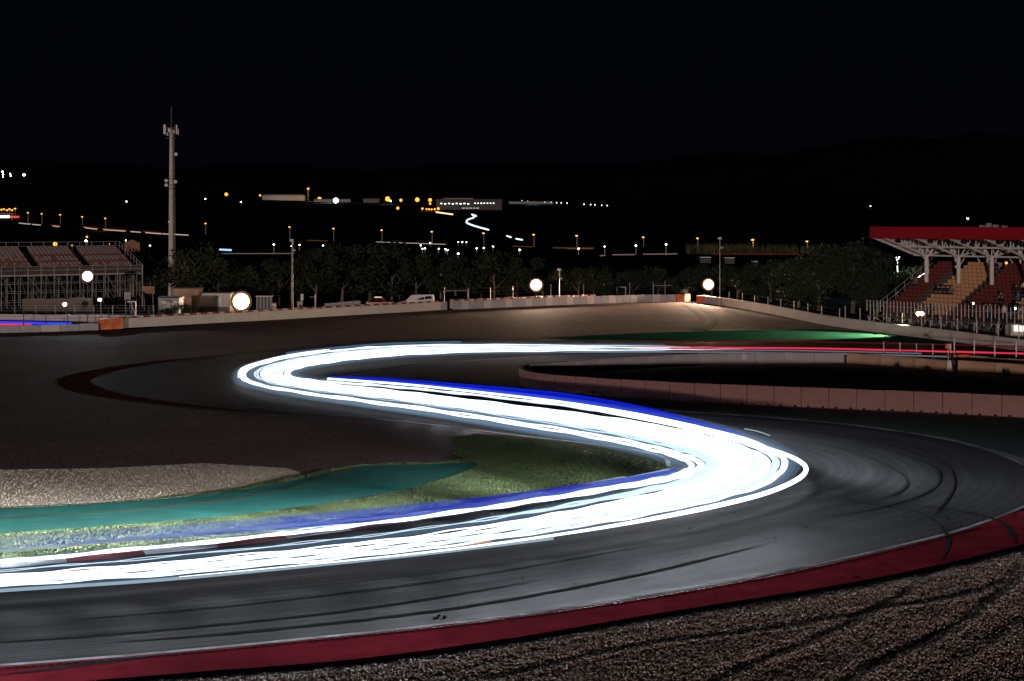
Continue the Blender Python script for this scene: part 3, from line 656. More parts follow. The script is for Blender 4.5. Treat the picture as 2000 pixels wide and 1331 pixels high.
# translucent glow shells added to soften the edges of the band
E_GLOW = glow_streak('band_edge_glow', (.38, .66, 1.0), .8, .09, streak=3.0)
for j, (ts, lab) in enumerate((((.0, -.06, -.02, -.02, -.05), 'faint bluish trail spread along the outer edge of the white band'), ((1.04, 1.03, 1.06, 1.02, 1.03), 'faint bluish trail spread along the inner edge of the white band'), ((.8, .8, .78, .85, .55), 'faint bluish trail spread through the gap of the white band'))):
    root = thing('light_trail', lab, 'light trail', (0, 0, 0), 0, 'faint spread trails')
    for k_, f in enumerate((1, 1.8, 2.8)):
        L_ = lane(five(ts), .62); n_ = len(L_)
        tube('glow_shell', L_[10:], (five((.12, .16, .16, .22, .1), n_) * f)[10:], (five((.06, .09, .08, .12, .05), n_) * f)[10:], E_GLOW, root)
def path(pix, z=.62, n=12): return np.array(spline([tuple(G(x, y, z)) for x, y in pix], n))
def extra(pix, z, rx, rz, mat, label, group='single light trails beside the white band'):
    o = tube('light_trail', path(pix, z), rx, rz, mat); return tag(o, label, 'light trail', group)
extra([(1150, 800), (1300, 826), (1430, 858), (1510, 880), (1552, 896), (1574, 914), (1560, 935), (1500, 962), (1400, 988), (1250, 1018), (1080, 1046), (850, 1077), (600, 1103), (350, 1127)], .62, np.interp(np.linspace(0, 132, 157), [0, 8, 84, 100, 132], [.03, .10, .10, .08, .02]), np.interp(np.linspace(0, 132, 157), [0, 8, 84, 100, 132], [.03, .10, .09, .04, .006]), E_WHITE, 'lone white trail swinging widest to the right at the corner')
extra([(470, 736), (474, 722), (500, 711), (560, 696), (640, 684)], .62, .2, .10, E_WHITE, 'short white trail at the far left tip of the hairpin')
extra([(640, 740), (800, 752), (950, 768), (1100, 786), (1250, 810), (1380, 838), (1470, 862), (1530, 893)], .95, .05, .06, E_WHITE, 'thin white trail along the lower edge of the blue streak')
extra([(1305, 918), (1200, 940), (1000, 985), (760, 1010), (400, 1040), (0, 1077), (-300, 1100)], .5, .05, .05, E_PALE, 'thin pale trail over the grass beside the kerb')
extra([(1080, 1052), (850, 1080), (600, 1106), (300, 1134), (0, 1154), (-300, 1176)], .5, .06, .05, E_PALE, 'thin pale blue trail below the white band at lower left')
extra([(280, 1112), (500, 1097), (700, 1083), (860, 1070), (960, 1058)], .55, .03, .022, emit('orange_trail', (1.0, .32, .08), 1.0), 'thin orange trail along the lower edge of the white band on the exit')
extra([(560, 690), (650, 680), (750, 672), (850, 669), (900, 668)], .8, .1, .07, emit('faint_blue_trail', (.25, .45, .75), .25), 'faint blue trail above the white band after the hairpin')
extra([(1455, 838), (1480, 843), (1503, 851)], .7, .06, .022, E_PALE, 'short pale streak off the right end of the blue streak')
extra([(1230, 679), (1330, 679.5), (1450, 680), (1600, 681), (1800, 686), (2000, 691), (2200, 697)], .62, .08, .065, E_RED, 'bright red tail light trail running right along the upper straight')
extra([(1280, 668), (1450, 667), (1600, 668), (1780, 672), (2000, 677)], .9, .06, .05, E_DRED, 'dim red trail above the bright red one')
E_REFLECTION = emit('dim_asphalt_reflection', (.30, .36, .46), .38)  # trail light mirrored on the asphalt, put in as glowing tubes
extra([(1100, 688), (1300, 688), (1500, 689), (1700, 693), (1850, 697)], .3, .3, .05, E_REFLECTION, 'dim grey blue streak below the red trail')
extra([(1250, 683), (1450, 684), (1650, 687), (1800, 691)], .4, .15, .05, E_REFLECTION, 'dim pale streak between the red trail and the grey one')

def ribbon(name, up, lo, z_mid, th, mat, label):
    """upright band of light with a little depth, from the pixel lines of its upper and lower edge"""
    U = np.array(spline([tuple(G(x, y, 0)) for x, y in lo], 12)); V = np.array(spline([tuple(q) for q in up], 12))
    C = []; H = []
    for (xl, yl), (xu, yu) in zip(lo, up):
        b = G(xl, yl, z_mid); zt = CAM_H - (yu - HZ) / FOC * b.y
        C.append((b.x, b.y, (z_mid + zt) / 2)); H.append((zt - z_mid) / 2)
    Cs = np.array(spline(C, 12)); Hs = np.array([q[0] for q in spline([(h,) for h in H], 12)])
    o = tube(name, Cs, th, np.maximum(Hs, 0.02), mat, n=12)
    return tag(o, label, 'light trail', 'blue light trails')
ribbon('light_trail', [(645, 735), (720, 737), (800, 742), (950, 754), (1100, 768), (1250, 793), (1380, 824), (1460, 847)],
       [(645, 743), (720, 747), (800, 752), (950, 765), (1100, 785), (1250, 812), (1370, 837), (1450, 851)], 0.55, 0.05,
       glow_streak('blue_streak', (0.004, 0.022, 1.0), 1.2, 0.8, streak=5.0), 'solid blue streak above the white band before the second corner')
ribbon('light_trail', [(1320, 916), (1200, 936), (1000, 964), (800, 986), (600, 1004), (350, 1024), (0, 1047), (-300, 1068)],
       [(1320, 922), (1200, 949), (1000, 983), (800, 1010), (600, 1030), (350, 1052), (0, 1074), (-300, 1097)], 0.5, 0.05,
       glow_streak('blue_streak_exit', (0.006, 0.03, 1.0), 0.85, 0.9, fade=(6, 30, 1.0, 0.16), streak=2.5), 'blue streak over the grass beside the exit kerb')

# car headlamp light, with fill beams added beside and above the trails
def spot(loc, dirv, power, ang, blend, col, size=0.08, name='headlamp_fill_beam', parent=None):
    d_ = bpy.data.lights.new(name, 'SPOT'); d_.energy = power; d_.spot_size = math.radians(ang); d_.spot_blend = blend
    d_.color = col; d_.shadow_soft_size = size
    o = bpy.data.objects.new(name, d_); COL.objects.link(o); o.location = loc
    o.rotation_euler = Vector(dirv).to_track_quat('-Z', 'Y').to_euler(); return o
BEAM = (0.82, 0.91, 1.0)
def beams(ln, side, powers, step, yaws, drop, ang):
    """spot beams every few metres along a line; powers and yaws run over its length 0..1"""
    ln = np.array(ln); t_ = np.gradient(ln, axis=0); t_[:, 2] = 0; t_ /= np.linalg.norm(t_, axis=1, keepdims=True)
    sl = np.concatenate([[0], np.cumsum(np.linalg.norm(np.diff(ln, axis=0), axis=1))]); s = 1.0
    while s < sl[-1] - 1:
        i = int(np.searchsorted(sl, s)); p = ln[i]; st = i / len(sl)
        pw = float(np.interp(st, powers[0], powers[1])); yaw = math.radians(float(np.interp(st, *yaws))); c_, n_ = math.cos(yaw), math.sin(yaw) * side
        tx, ty = t_[i][0] * c_ - t_[i][1] * n_, t_[i][0] * n_ + t_[i][1] * c_
        if pw > 25: spot(tuple(p), (tx, ty, drop), pw * step, ang, 1.0, BEAM, .3)
        s += step
F = lambda *q: [v / (NS - 1) for v in q]
def lifted(t, z):
    q = lane(t, .62); q[:, 2] = z; return q
LEFT = lifted(-.04, 1.5); RIGHT = lane(1.06, .5)  # left line raised above car lamp height as fill for asphalt and gravel
beams(LEFT, 1, (F(0, 5, 7, 13, 14, 15.5, 17, 19, 22, NS - 1), [400, 400, 0, 0, 200, 700, 1150, 1500, 2300, 5600]), 2.2, (F(0, 15, 17, NS - 1), [0, -4, 40, 44]), .17, 60)
beams(LEFT, 1, (F(0, 12, 16, 18, NS - 1), [0, 0, 30, 75, 110]), 2.6, (F(0, NS - 1), [55, 55]), -.12, 140)  # wide fill added for the asphalt close to the trails
beams(lifted(.0, 1.5)[125:176], 1, ([0, .3, 1], [900, 1500, 1300]), 2.6, ([0, 1], [10, 40]), .03, 62)  # fill added to brighten the asphalt at the right
beams(RIGHT, -1, (F(0, 6, 7, 10, 13, 14.5, 17, 18.5, NS - 1), [150, 150, 0, 0, 60, 260, 420, 140, 160]), 2.8, (F(0, NS - 1), [16, 16]), .03, 76)
beams(lifted(1.12, 1.25)[178:212], -1, ([0, 1], [420, 700]), 2.2, ([0, 1], [100, 78]), .04, 84)  # sideways fill added for the inside grass
GRASS_FILL = lane(1.65, 1.1)[176:]  # fill line added over the grass, where no car lamp runs
beams(GRASS_FILL, -1, ([0, .05, .12, .22, .4, 1], [3500, 3800, 4000, 8500, 16000, 22000]), 2.4, ([0, .1, .25, 1], [62, 55, 40, 40]), .10, 56)

# ------------------------------------------------------------------ walls
def wall(name, label, pix, h, th, mat, step, part='wall_block', jitter=0.0, gap=0.02, cat='wall', feet=False, mats=None, h2=None, bulge=0.0):
    """wall along ground pixels, one block after another"""
    ln = np.array(gl(pix, 0, 16)); s_ = np.concatenate([[0], np.cumsum(np.linalg.norm(np.diff(ln, axis=0), axis=1))])
    n = max(1, round(s_[-1] / step)); st = s_[-1] / n
    root = thing(name, label, cat, tuple(ln[0]))
    for k_ in range(n):
        a_ = np.array([np.interp(k_ * st + gap / 2, s_, ln[:, c]) for c in range(3)]); b_ = np.array([np.interp((k_ + 1) * st - gap / 2, s_, ln[:, c]) for c in range(3)])
        d_ = b_ - a_; L_ = np.linalg.norm(d_); mid = (a_ + b_) / 2 - ln[0]; hh = h + (h2 - h) * k_ / max(1, n - 1) if h2 else h
        hh += random.uniform(-jitter, jitter); mm = mats[k_ % len(mats)] if mats else mat
        rz = math.atan2(d_[1], d_[0])
        q = MB()
        if feet:    # two lifting pockets at the foot
            prof = []
            for x0, x1, z0 in ((-.5, -.34, 0), (-.34, -.24, .1), (-.24, .2, 0), (.2, .3, .1), (.3, .5, 0)):
                prof += [(x0 * L_, z0), (x1 * L_, z0)]
            prof += [(.5 * L_, hh - .03), (.5 * L_ - .03, hh), (-.5 * L_ + .03, hh), (-.5 * L_, hh - .03)]
            q.prism(prof, -th / 2, th / 2)
        else:
            q.prism([(-th / 2, 0), (th / 2, 0), (th / 2 - .02, hh - .04), (th / 2 - .05, hh), (-th / 2 + .05, hh), (-th / 2 + .02, hh - .04)], -L_ / 2, L_ / 2, axis=0)
        o = q.obj(part, mm, root); o.location = tuple(mid + np.array([0, random.uniform(-.012, .012) if jitter else 0, 0])); o.rotation_euler = (0, 0, rz)
    return root, ln
wall('concrete_barrier', 'long pink concrete barrier with foot pockets round the infield', [(2200, 826), (1975, 814), (1800, 805), (1600, 796), (1400, 787), (1200, 775), (1100, 767), (1050, 761), (1028, 755), (1018, 749), (1019, 744), (1030, 741)], 1.22, 0.28, M['conc_pink'], 1.62, 'barrier_panel', 0.012, 0.035, 'barrier', feet=True, h2=1.05)
wall('concrete_barrier', 'dark rear run of the infield barrier behind the pink one', [(1034, 741), (1060, 737), (1100, 733), (1200, 724), (1350, 714), (1500, 710), (1648, 709)], .98, 0.28, M['conc_grey'], 2.4, 'barrier_panel', 0.01, 0.03, 'barrier', h2=.78)
wall('concrete_barrier', 'tan concrete barrier between the dark run and the gate posts', [(1655, 709), (1700, 712), (1750, 716), (1800, 720), (1856, 725)], .76, 0.3, M['conc_tan'], 2.6, 'barrier_panel', 0.015, 0.03, 'barrier')
wall('concrete_barrier', 'tan weathered barrier right of the orange drum', [(1872, 726), (1930, 730), (2000, 735), (2100, 742)], .82, 0.3, M['conc_tan'], 2.6, 'barrier_panel', 0.015, 0.03, 'barrier')
wall('concrete_barrier', 'row of tan blocks behind the orange drum', [(1895, 713), (1960, 717), (2080, 725)], .7, 0.4, M['conc_tan'], 1.3, 'barrier_block', 0.08, 0.05, 'barrier')
# outer wall
wall('outer_wall', 'grey white outer wall at the far left edge', [(-120, 654), (0, 650.5), (100, 648), (192, 645)], .68, .5, M['conc_grey'], 1.9, 'wall_block', 0.01, 0.03, mats=[M['conc_grey'], M['conc_grey'], M['conc_white']])
wall('orange_barrier', 'orange padded block in the outer wall at left', [(193, 644.5), (239, 642)], 1.08, .55, M['orange'], 1.45, 'pad', 0.01, 0.02, 'barrier')
wl_root, WL = wall('outer_wall', 'long white outer wall below the brightest floodlight', [(240, 641), (330, 636), (420, 631), (520, 626), (600, 621), (700, 615), (800, 609.5), (871, 605)], .98, .45, M['conc_white'], 4.0, 'wall_block', 0.0, 0.012)
wp_root, WP = wall('outer_wall', 'wall of upright grey panels below the middle floodlight', [(885, 605), (960, 602), (1047, 598), (1120, 595), (1200, 592.5), (1260, 591), (1320, 590.5)], 1.02, .4, M['conc_grey'], 1.08, 'wall_panel', 0.02, 0.05, mats=[M['conc_grey'], M['conc_white'], M['conc_grey']])
wall('orange_barrier', 'two orange and pink end blocks right of the panel wall', [(1321, 590), (1334, 590), (1346, 589.5)], 1.02, .5, M['orange'], .85, 'pad', 0.0, 0.01, 'barrier', mats=[M['orange'], surf('pink_block', (.5, .16, .12), (.6, .22, .17), 2, .6)])
wall('orange_barrier', 'orange end block at the start of the right hand wall', [(1363, 591.5), (1379, 592.5)], .95, .5, M['orange'], .6, 'pad', 0.0, 0.01, 'barrier')
wr_root, WR = wall('outer_wall', 'pinkish white outer wall sweeping down past the right grandstand', [(1380, 593), (1430, 600), (1500, 612), (1560, 624), (1610, 634), (1680, 645), (1760, 655), (1850, 666), (1930, 677), (2000, 687), (2200, 712)], 1.0, .4, M['conc_white'], 4.2, 'wall_block', 0.0, 0.012)
# yellow line at the foot of the long white wall
yl = gl([(300, 640), (420, 633.5), (520, 628.5), (580, 624.5)], Z_LINE, 10); strip('yellow_line', offset(yl, .12), offset(yl, -.12), M['yellow_line'], 'yellow line at the foot of the long white wall', 'structure')
# tyre barrier peeking over the white wall: red and white belts by turns
tb = thing('tyre_barrier', 'row of red and white tyre stacks behind the long white wall', 'tyre barrier', tuple(WL[0]))
s_ = np.concatenate([[0], np.cumsum(np.linalg.norm(np.diff(WL, axis=0), axis=1))])
back = np.array(offset(WL, .75)); mred = surf('belt_red', (.26, .04, .03), (.34, .06, .05), 3, .7); mwh = surf('belt_white', (.5, .42, .38), (.6, .52, .48), 3, .7)
tyre_me = {}
for nm, mm in (('r', mred), ('w', mwh)):
    q = MB()
    for z in (0, .22, .44, .66, .88):
        q.bar((0, 0, z + .02), (0, 0, z + .11), .27, 8, .31); q.bar((0, 0, z + .11), (0, 0, z + .2), .31, 8, .27)
    tyre_me[nm] = q.mesh('tyre_stack', mm)
k_ = 0
for sv in np.arange(.3, s_[-1] - .3, .68):
    o = link('tyre_stack', tyre_me['rw'[k_ % 2]], tb); k_ += 1
    o.location = (np.interp(sv, s_, back[:, 0]) - WL[0][0], np.interp(sv, s_, back[:, 1]) - WL[0][1], .03)
tb2 = thing('tyre_barrier', 'row of red and white tyre stacks behind the grey panel wall', 'tyre barrier', tuple(WP[0]))
s2 = np.concatenate([[0], np.cumsum(np.linalg.norm(np.diff(WP, axis=0), axis=1))]); back2 = np.array(offset(WP, .75))
for sv in np.arange(.3, s2[-1] * .66, .68):
    o = link('tyre_stack', tyre_me['rw'[k_ % 2]], tb2); k_ += 1
    o.location = (np.interp(sv, s2, back2[:, 0]) - WP[0][0], np.interp(sv, s2, back2[:, 1]) - WP[0][1], .07)
# wheel ruts in the far gravel
M['rut'] = surf('far_rut_gravel', (.05, .033, .026), (.09, .06, .045), 6, .95)
for pix in ([(1331, 594), (1350, 603), (1364, 614), (1370, 625), (1366, 635), (1355, 643)], [(1335, 594), (1355, 603), (1369, 614), (1375, 625), (1371, 636), (1360, 644)],
            [(1352, 594), (1370, 602), (1385, 613), (1392, 625), (1388, 635), (1374, 644)], [(1356, 594), (1375, 602), (1390, 613), (1397, 626), (1393, 636), (1380, 645)]):
    ln_ = gl(pix, 0.004, 10); A, B = np.array(offset(ln_, .14)), np.array(offset(ln_, -.14)); n_ = len(ln_); q = MB(); v = []
    oA, oB = np.array(offset(ln_, .32)), np.array(offset(ln_, -.32))
    for i in range(n_): v += [(*oA[i][:2], .004), (*A[i][:2], .09), (*ln_[i][:2], .005), (*B[i][:2], .09), (*oB[i][:2], .004)]
    q.add(v, [(i * 5 + j, i * 5 + j + 1, i * 5 + j + 6, i * 5 + j + 5) for i in range(n_ - 1) for j in range(4)])
    tag(q.obj('wheel_rut', M['rut'], smooth=True), 'dark wheel rut curving across the far gravel', kind='structure')

# debris fences: posts and wires as parts
def fence(label, pts, hts, mat, wires=5, r=.045, wr=.012, cat='fence', wmat=None):
    root = thing('fence', label, cat, tuple(pts[0])); o0 = Vector(pts[0])
    for p, h in zip(pts, hts): part_bar('post', mat, root, Vector(p) - o0, Vector(p) - o0 + Vector((0, 0, h)), r)
    for k_ in range(wires):
        for (p, h), (q_, h2) in zip(list(zip(pts, hts))[:-1], list(zip(pts, hts))[1:]):
            f = (k_ + 1) / wires * .97
            part_bar('wire', wmat or mat, root, Vector(p) - o0 + Vector((0, 0, h * f)), Vector(q_) - o0 + Vector((0, 0, h2 * f)), wr)
    return root
def along(pix, xs_, back=.9):
    ln_ = np.array(offset(gl(pix, 0, 16), back)); pxs = 1000 + ln_[:, 0] / ln_[:, 1] * FOC; o_ = np.argsort(pxs)
    return [(np.interp(x, pxs[o_], ln_[o_, 0]), np.interp(x, pxs[o_], ln_[o_, 1]), 0) for x in xs_]
RW = [(1380, 593), (1430, 600), (1500, 612), (1560, 624), (1610, 634), (1680, 645), (1760, 655), (1850, 666), (1930, 677), (2000, 687), (2200, 712)]
xs_ = [1424, 1450, 1474, 1500, 1525, 1551, 1578, 1605, 1640, 1651, 1680, 1707, 1732, 1762, 1800, 1838, 1870, 1908, 1950, 1990, 2040]
fence('steel debris fence on the right hand outer wall', along(RW, xs_, .4), [1.85 + (0.3 if x > 1640 else 0) for x in xs_], M['steel'], 4, .05, .011, wmat=M['dark_steel'])
LW = [(885, 605), (960, 602), (1047, 598), (1120, 595), (1200, 592.5), (1260, 591), (1320, 590.5)]
xs_ = [868, 914, 958, 1002, 1076, 1092, 1140, 1180, 1230, 1276, 1326, 1336]
fence('thin wire fence behind the grey panel wall', along(LW, xs_, 6), [2.4, 2.3, 2.2, 2.3, 2.4, 2.6, 2.3, 2.3, 2.4, 2.4, 2.2, 2.6], M['steel'], 5, .05, .012, wmat=M['dark_steel'])
def frame_gate(label, pxa, pya, pxb, pyb, h, mat, Yb=None):
    a_, b_ = G(pxa, pya), G(pxb, pyb); root = thing('gate_frame', label, 'frame', tuple(a_)); d_ = b_ - a_
    part_bar('post', mat, root, (0, 0, 0), (0, 0, h), .06); part_bar('post', mat, root, d_, d_ + Vector((0, 0, h)), .06); part_bar('crossbar', mat, root, (0, 0, h), d_ + Vector((0, 0, h)), .05); return root
frame_gate('white tube frame right of the van above the wall', 867, 599, 914, 598, 2.0, M['steel'])
frame_gate('small square white frame near the middle of the panel wall', 1205, 586, 1222, 586, 1.75, M['white_steel'])
fg = frame_gate('wide frame with a small white sign left of the right floodlight', 1276, 586.5, 1324, 586.5, 2.0, M['steel'])
part_box('sign_board', M['white_steel'], fg, (G(1321, 586.5) - G(1276, 586.5)) + Vector((0, -.1, 1.7)), (.45, .05, .45))

# ------------------------------------------------------------------ floodlights
M['halo_reflector'] = surf('lamp_halo_reflector', (.05, .03, .018), (.06, .037, .022), 3, .8, spec=0.0)  # dish added to catch the lens light as a warm halo
def floodlight(label, px, py, base_py, rows, cols, lens_r, pitch, mat, power, col, aim, mast=M['dark_steel'], ang=150, throw=None):
    b_ = G(px, base_py); Y = b_.y; top = P(px, py, Y); h = top.z
    root = thing('floodlight', label, 'floodlight', tuple(b_))
    a_ = Vector(aim) - Vector((b_.x, b_.y, h)); rz = math.atan2(a_.y, a_.x) + PI / 2           # local -y looks along the aim
    root.rotation_euler = (0, 0, rz)
    part_bar('mast', mast, root, (0, .12, 0), (0, .12, h), .06, 'cyl')
    part_box('foot', mast, root, (0, .12, .06), (.7, .7, .12))
    part_bar('crossarm', mast, root, (-cols * pitch / 2, .12, h), (cols * pitch / 2, .12, h), .04, 'cyl')
    q = MB()
    q.bar((0, .02, 0), (0, .2, 0), lens_r * .5, 10, lens_r * .3); q.bar((0, -.06, 0), (0, .02, 0), lens_r * 1.08, 12, lens_r * .6); hm = q.mesh('lamp_housing', M['dark_steel'])
    R3 = lens_r * (2.8 if rows * cols > 2 else 1.3)
    dsh = MB(); nn = 20
    for rr_, y_ in ((R3 * .3, .06), (R3, .02), (R3 * 1.22, -.16), (R3 * 1.34, -.34)): dsh.v += [(rr_ * math.cos(2 * PI * q_ / nn), y_, h + rr_ * math.sin(2 * PI * q_ / nn)) for q_ in range(nn)]
    dsh.f = [(j_ * nn + q_, j_ * nn + (q_ + 1) % nn, (j_ + 1) * nn + (q_ + 1) % nn, (j_ + 1) * nn + q_) for j_ in range(3) for q_ in range(nn)] + [tuple(range(nn))]
    dsh.obj('halo_reflector', M['halo_reflector'], root, smooth=True)
    big = rows * cols > 2
    l_ = MB(); l_.ball((0, -.07, 0), lens_r * (2.75 if big else 1), 24 if big else 12, 12 if big else 8, (1, .22 if big else .35, 1)); lm = l_.mesh('lens', mat, True)
    spots = [(0, 0)] if big else [((i - (cols - 1) / 2) * pitch, (j - (rows - 1) / 2) * pitch) for i in range(cols) for j in range(rows)]
    for dx, dz in spots:
        o = link('lamp_housing', hm, root); o.location = (dx, -.02, h + dz)
        e = link('lens', lm, o)
    sp_ = spot((0, -.6, h), (0, -1, -.16), power, ang, .6, col, .5, 'floodlight_beam'); sp_.parent = root
    if throw:
        dv = root.matrix_basis.to_3x3().inverted() @ (Vector(throw) - Vector((b_.x, b_.y, h))); sp_.rotation_euler = dv.to_track_quat('-Z', 'Y').to_euler()
    return root
WARM = (1.0, .68, .46)
floodlight('largest warm floodlight behind the white wall left of centre', 471, 589, 611, 2, 2, .34, .72, E_WARM, 15000, WARM, (-20, 100, 0))
floodlight('warm floodlight behind the panel wall in the middle', 1047, 557, 590, 2, 2, .26, .62, E_WARM, 22000, WARM, (5, 120, 0))
floodlight('warm floodlight at the gap between orange end blocks', 1384, 556, 589, 2, 2, .235, .54, E_WARM, 27000, WARM, (12, 140, 0))
floodlight('cool white floodlight on a mast before the left grandstand', 171, 540, 611, 2, 2, .2, .5, E_COOL, 9000, (.9, .94, 1), (-40, 120, 0))
floodlight('small white lamp low before the left grandstand', 127, 595, 617, 1, 1, .22, .4, E_COOL, 1500, (1, .93, .82), (-50, 120, 0))
floodlight('small warm lamp on a post before the right grandstand', 1797, 613, 655, 1, 2, .2, .36, E_WARM, 26000, (1, .9, .42), (31, 100, 0), ang=64, throw=(28, 136.5, 0))

#PART2
# ------------------------------------------------------------------ mobile phone mast
b_ = G(334.5, 592); MH = P(337, 252, b_.y).z
mast = thing('antenna_mast', 'tall pale tapered phone mast with antenna panels at its top', 'mast', tuple(b_))
q = MB(); hs = np.linspace(0, MH, 7)
for z0, z1 in zip(hs[:-1], hs[1:]):
    r0, r1 = .43 - .21 * z0 / MH, .43 - .21 * z1 / MH
    q.bar((0, 0, z0), (0, 0, z1 - .04), r0, 16, r1); q.bar((0, 0, z1 - .04), (0, 0, z1), r1 + .03, 16, r1 + .03)
q.obj('pole', M['tower'], mast, smooth=False)
lad = MB(); lad.bar((.50, -.1, .6), (.29, -.1, MH), .025); lad.bar((.58, .12, .6), (.36, .12, MH), .025)
for k_ in range(60):
    z = .8 + k_ * (MH - 1) / 60; x = .5 - .21 * z / MH; lad.bar((x, -.1, z), (x + .07, .12, z), .015, 4)
lad.obj('ladder', M['steel'], mast)
part_bar('lightning_rod', M['steel'], mast, (0, 0, MH), (0, 0, MH + 2.9), .025)
for dx, dy, z0, z1, wd in ((-.85, -.1, -.1, 1.15, .3), (.72, -.05, -.05, 1.1, .18), (.85, .15, -.15, .6, .2), (-.15, -.42, .15, .6, .34), (.42, -.3, 0, .35, .18), (-.45, -.2, -.3, .05, .2)):
    part_box('antenna_panel', M['white_steel'], mast, (dx, dy, MH - .6 + (z0 + z1) / 2), (wd, .14, z1 - z0))
for z in (-1.25, -.75, .1): 
    r_ = MB()
    for k_ in range(10): r_.bar((.75 * math.cos(k_ * PI / 5), .55 * math.sin(k_ * PI / 5), MH + z), (.75 * math.cos((k_ + 1) * PI / 5), .55 * math.sin((k_ + 1) * PI / 5), MH + z), .03, 4)
    for k_ in range(5): r_.bar((0, 0, MH + z), (.75 * math.cos(k_ * 2 * PI / 5), .55 * math.sin(k_ * 2 * PI / 5), MH + z), .025, 4)
    r_.obj('antenna_ring', M['steel'], mast)
mid = P(337, 357, b_.y).z
for dz in (-.85, -.35, .5):
    r_ = MB(); r_.bar((0, 0, mid + dz), (0, 0, mid + dz + .07), .48, 12); r_.obj('clamp_ring', M['dark_steel'], mast)
for dx, z in ((-.62, .25), (-.62, -.35), (.62, .1), (.68, 3.75)):
    d_ = MB(); d_.bar((dx, -.25, mid + z), (dx, -.05, mid + z), .22, 12, .16); d_.bar((dx, -.05, mid + z), (dx * .5, 0, mid + z), .04, 6); d_.obj('dish', M['white_steel'], mast)

# thin masts
def lean_mast(label, px, base, top, r, mat, lamp=False, box=True):
    b_ = G(px, base); h = P(px, top, b_.y).z
    t = thing('lamp_mast', label, 'mast', tuple(b_))
    q = MB(); q.bar((0, 0, 0), (0, 0, h), r, 8, r * .55); q.obj('pole', mat, t)
    part_box('camera_box', M['white_steel'], t, (-.05, -.12, h - .1), (.4, .3, .24)); part_box('camera_box', M['steel'], t, (.22, -.1, h - 1.3), (.26, .2, .22))
    part_bar('bracket', mat, t, (-.35, 0, h - .25), (.3, 0, h - .25), .03)
    return t
lean_mast('slim grey camera mast before the dark pines', 571, 607, 468, .17, M['steel'])
lean_mast('short pale mast with a box between the two floodlights', 1093, 594, 525, .07, M['white_steel'])
lean_mast('thin tall mast right of the right floodlight', 1406, 600, 464, .07, M['steel'])

# ------------------------------------------------------------------ temporary grandstand at the left
ANG = math.radians(30); LS = thing('grandstand', 'scaffold grandstand with rows of faded red and white seats at left', 'grandstand', (-46.8, 180, 0), ANG)
ROWS, DEP, Z0, Z1 = 12, .92, 4.35, 7.0; LEN = 25.0       # local x runs left (negative), local y goes back
back_x = lambda t: 0.0
for r_ in range(ROWS):
    z = Z0 + (Z1 - Z0) * r_ / (ROWS - 1)
    part_box('terrace_step', M['deck'], LS, (-LEN / 2, .6 + r_ * DEP, z - .12), (LEN, DEP - .01, .22))
seat_prof = [(-.02, .0), (.36, .0), (.40, .05), (.40, .40), (.36, .41), (.33, .08), (-.02, .06)]
def seat_mesh(mat):
    q = MB(); q.prism([(y, z) for y, z in seat_prof], -.21, .21, axis=0); return q.mesh('seat', mat)
SM = {k_: seat_mesh(M[k_]) for k_ in ('seat_white', 'seat_pink', 'seat_red', 'seat_yellow')}
cnt = 0; rest = MB()
for r_ in range(ROWS):
    z = Z0 + (Z1 - Z0) * r_ / (ROWS - 1); x = -.8; j = 0
    while x > -LEN + .5:
        if j % 12 in (10, 11): x -= .52; j += 1; continue
        k_ = 'seat_pink' if (r_ % 3 == 1 or (r_ < 3 and j % 5 == 2) or random.random() < .2) else 'seat_white'
        if cnt < 300:
            o = link('seat', SM[k_], LS); o.location = (x, .35 + r_ * DEP, z + .22); cnt += 1
        else:
            rest.prism([(.35 + r_ * DEP + y, z + .22 + zz) for y, zz in seat_prof], x - .21, x + .21, axis=0)
        x -= .52; j += 1
if rest.v: tag(rest.obj('seat_rows', M['seat_white'], LS), kind='stuff')
# railings
for x in np.arange(0, -LEN, -1.55):
    part_bar('post', M['steel'], LS, (x, 0, 0), (x, 0, Z0 + .95), .04)
    part_bar('post', M['steel'], LS, (x, 4.6, 0), (x, 4.6, Z0 + 1.0), .035)
    part_bar('post', M['steel'], LS, (x - .5, 11.2, 0), (x - .5, 11.2, Z1 + 1.15), .035)
for z in (Z0 + .95, Z0 + .5, Z0 - .05): part_bar('rail', M['steel'], LS, (0, -.02, z), (-LEN, -.02, z), .035)
part_box('front_panel', M['deck'], LS, (-LEN / 2, .05, Z0 + .42), (LEN, .04, .85))
part_box('edge_beam', M['steel'], LS, (-LEN / 2, -.05, Z0 - .12), (LEN, .08, .16))
for z in (Z1 + 1.12, Z1 + .6): part_bar('rail', M['steel'], LS, (0, 11.22, z), (-LEN, 11.22, z), .03)
for y0 in np.linspace(0, 11.2, 9):
    z = Z0 + (Z1 - Z0) * y0 / 11.2; part_bar('post', M['steel'], LS, (.06, y0, 0), (.06, y0, z + 1.1), .035)
part_bar('rail', M['steel'], LS, (.07, 0, Z0 + 1.0), (.07, 11.2, Z1 + 1.12), .035); part_bar('rail', M['steel'], LS, (.07, 0, Z0 + .5), (.07, 11.2, Z1 + .6), .03)
part_bar('rail', M['steel'], LS, (.07, 0, Z0 - .1), (.07, 11.2, Z1 - .1), .05)
for lv in (1.0, 2.1, 3.2):
    part_bar('ledger', M['steel'], LS, (0, -.03, lv), (-LEN, -.03, lv), .026); part_bar('ledger', M['steel'], LS, (0, 4.57, lv), (-LEN, 4.57, lv), .026)
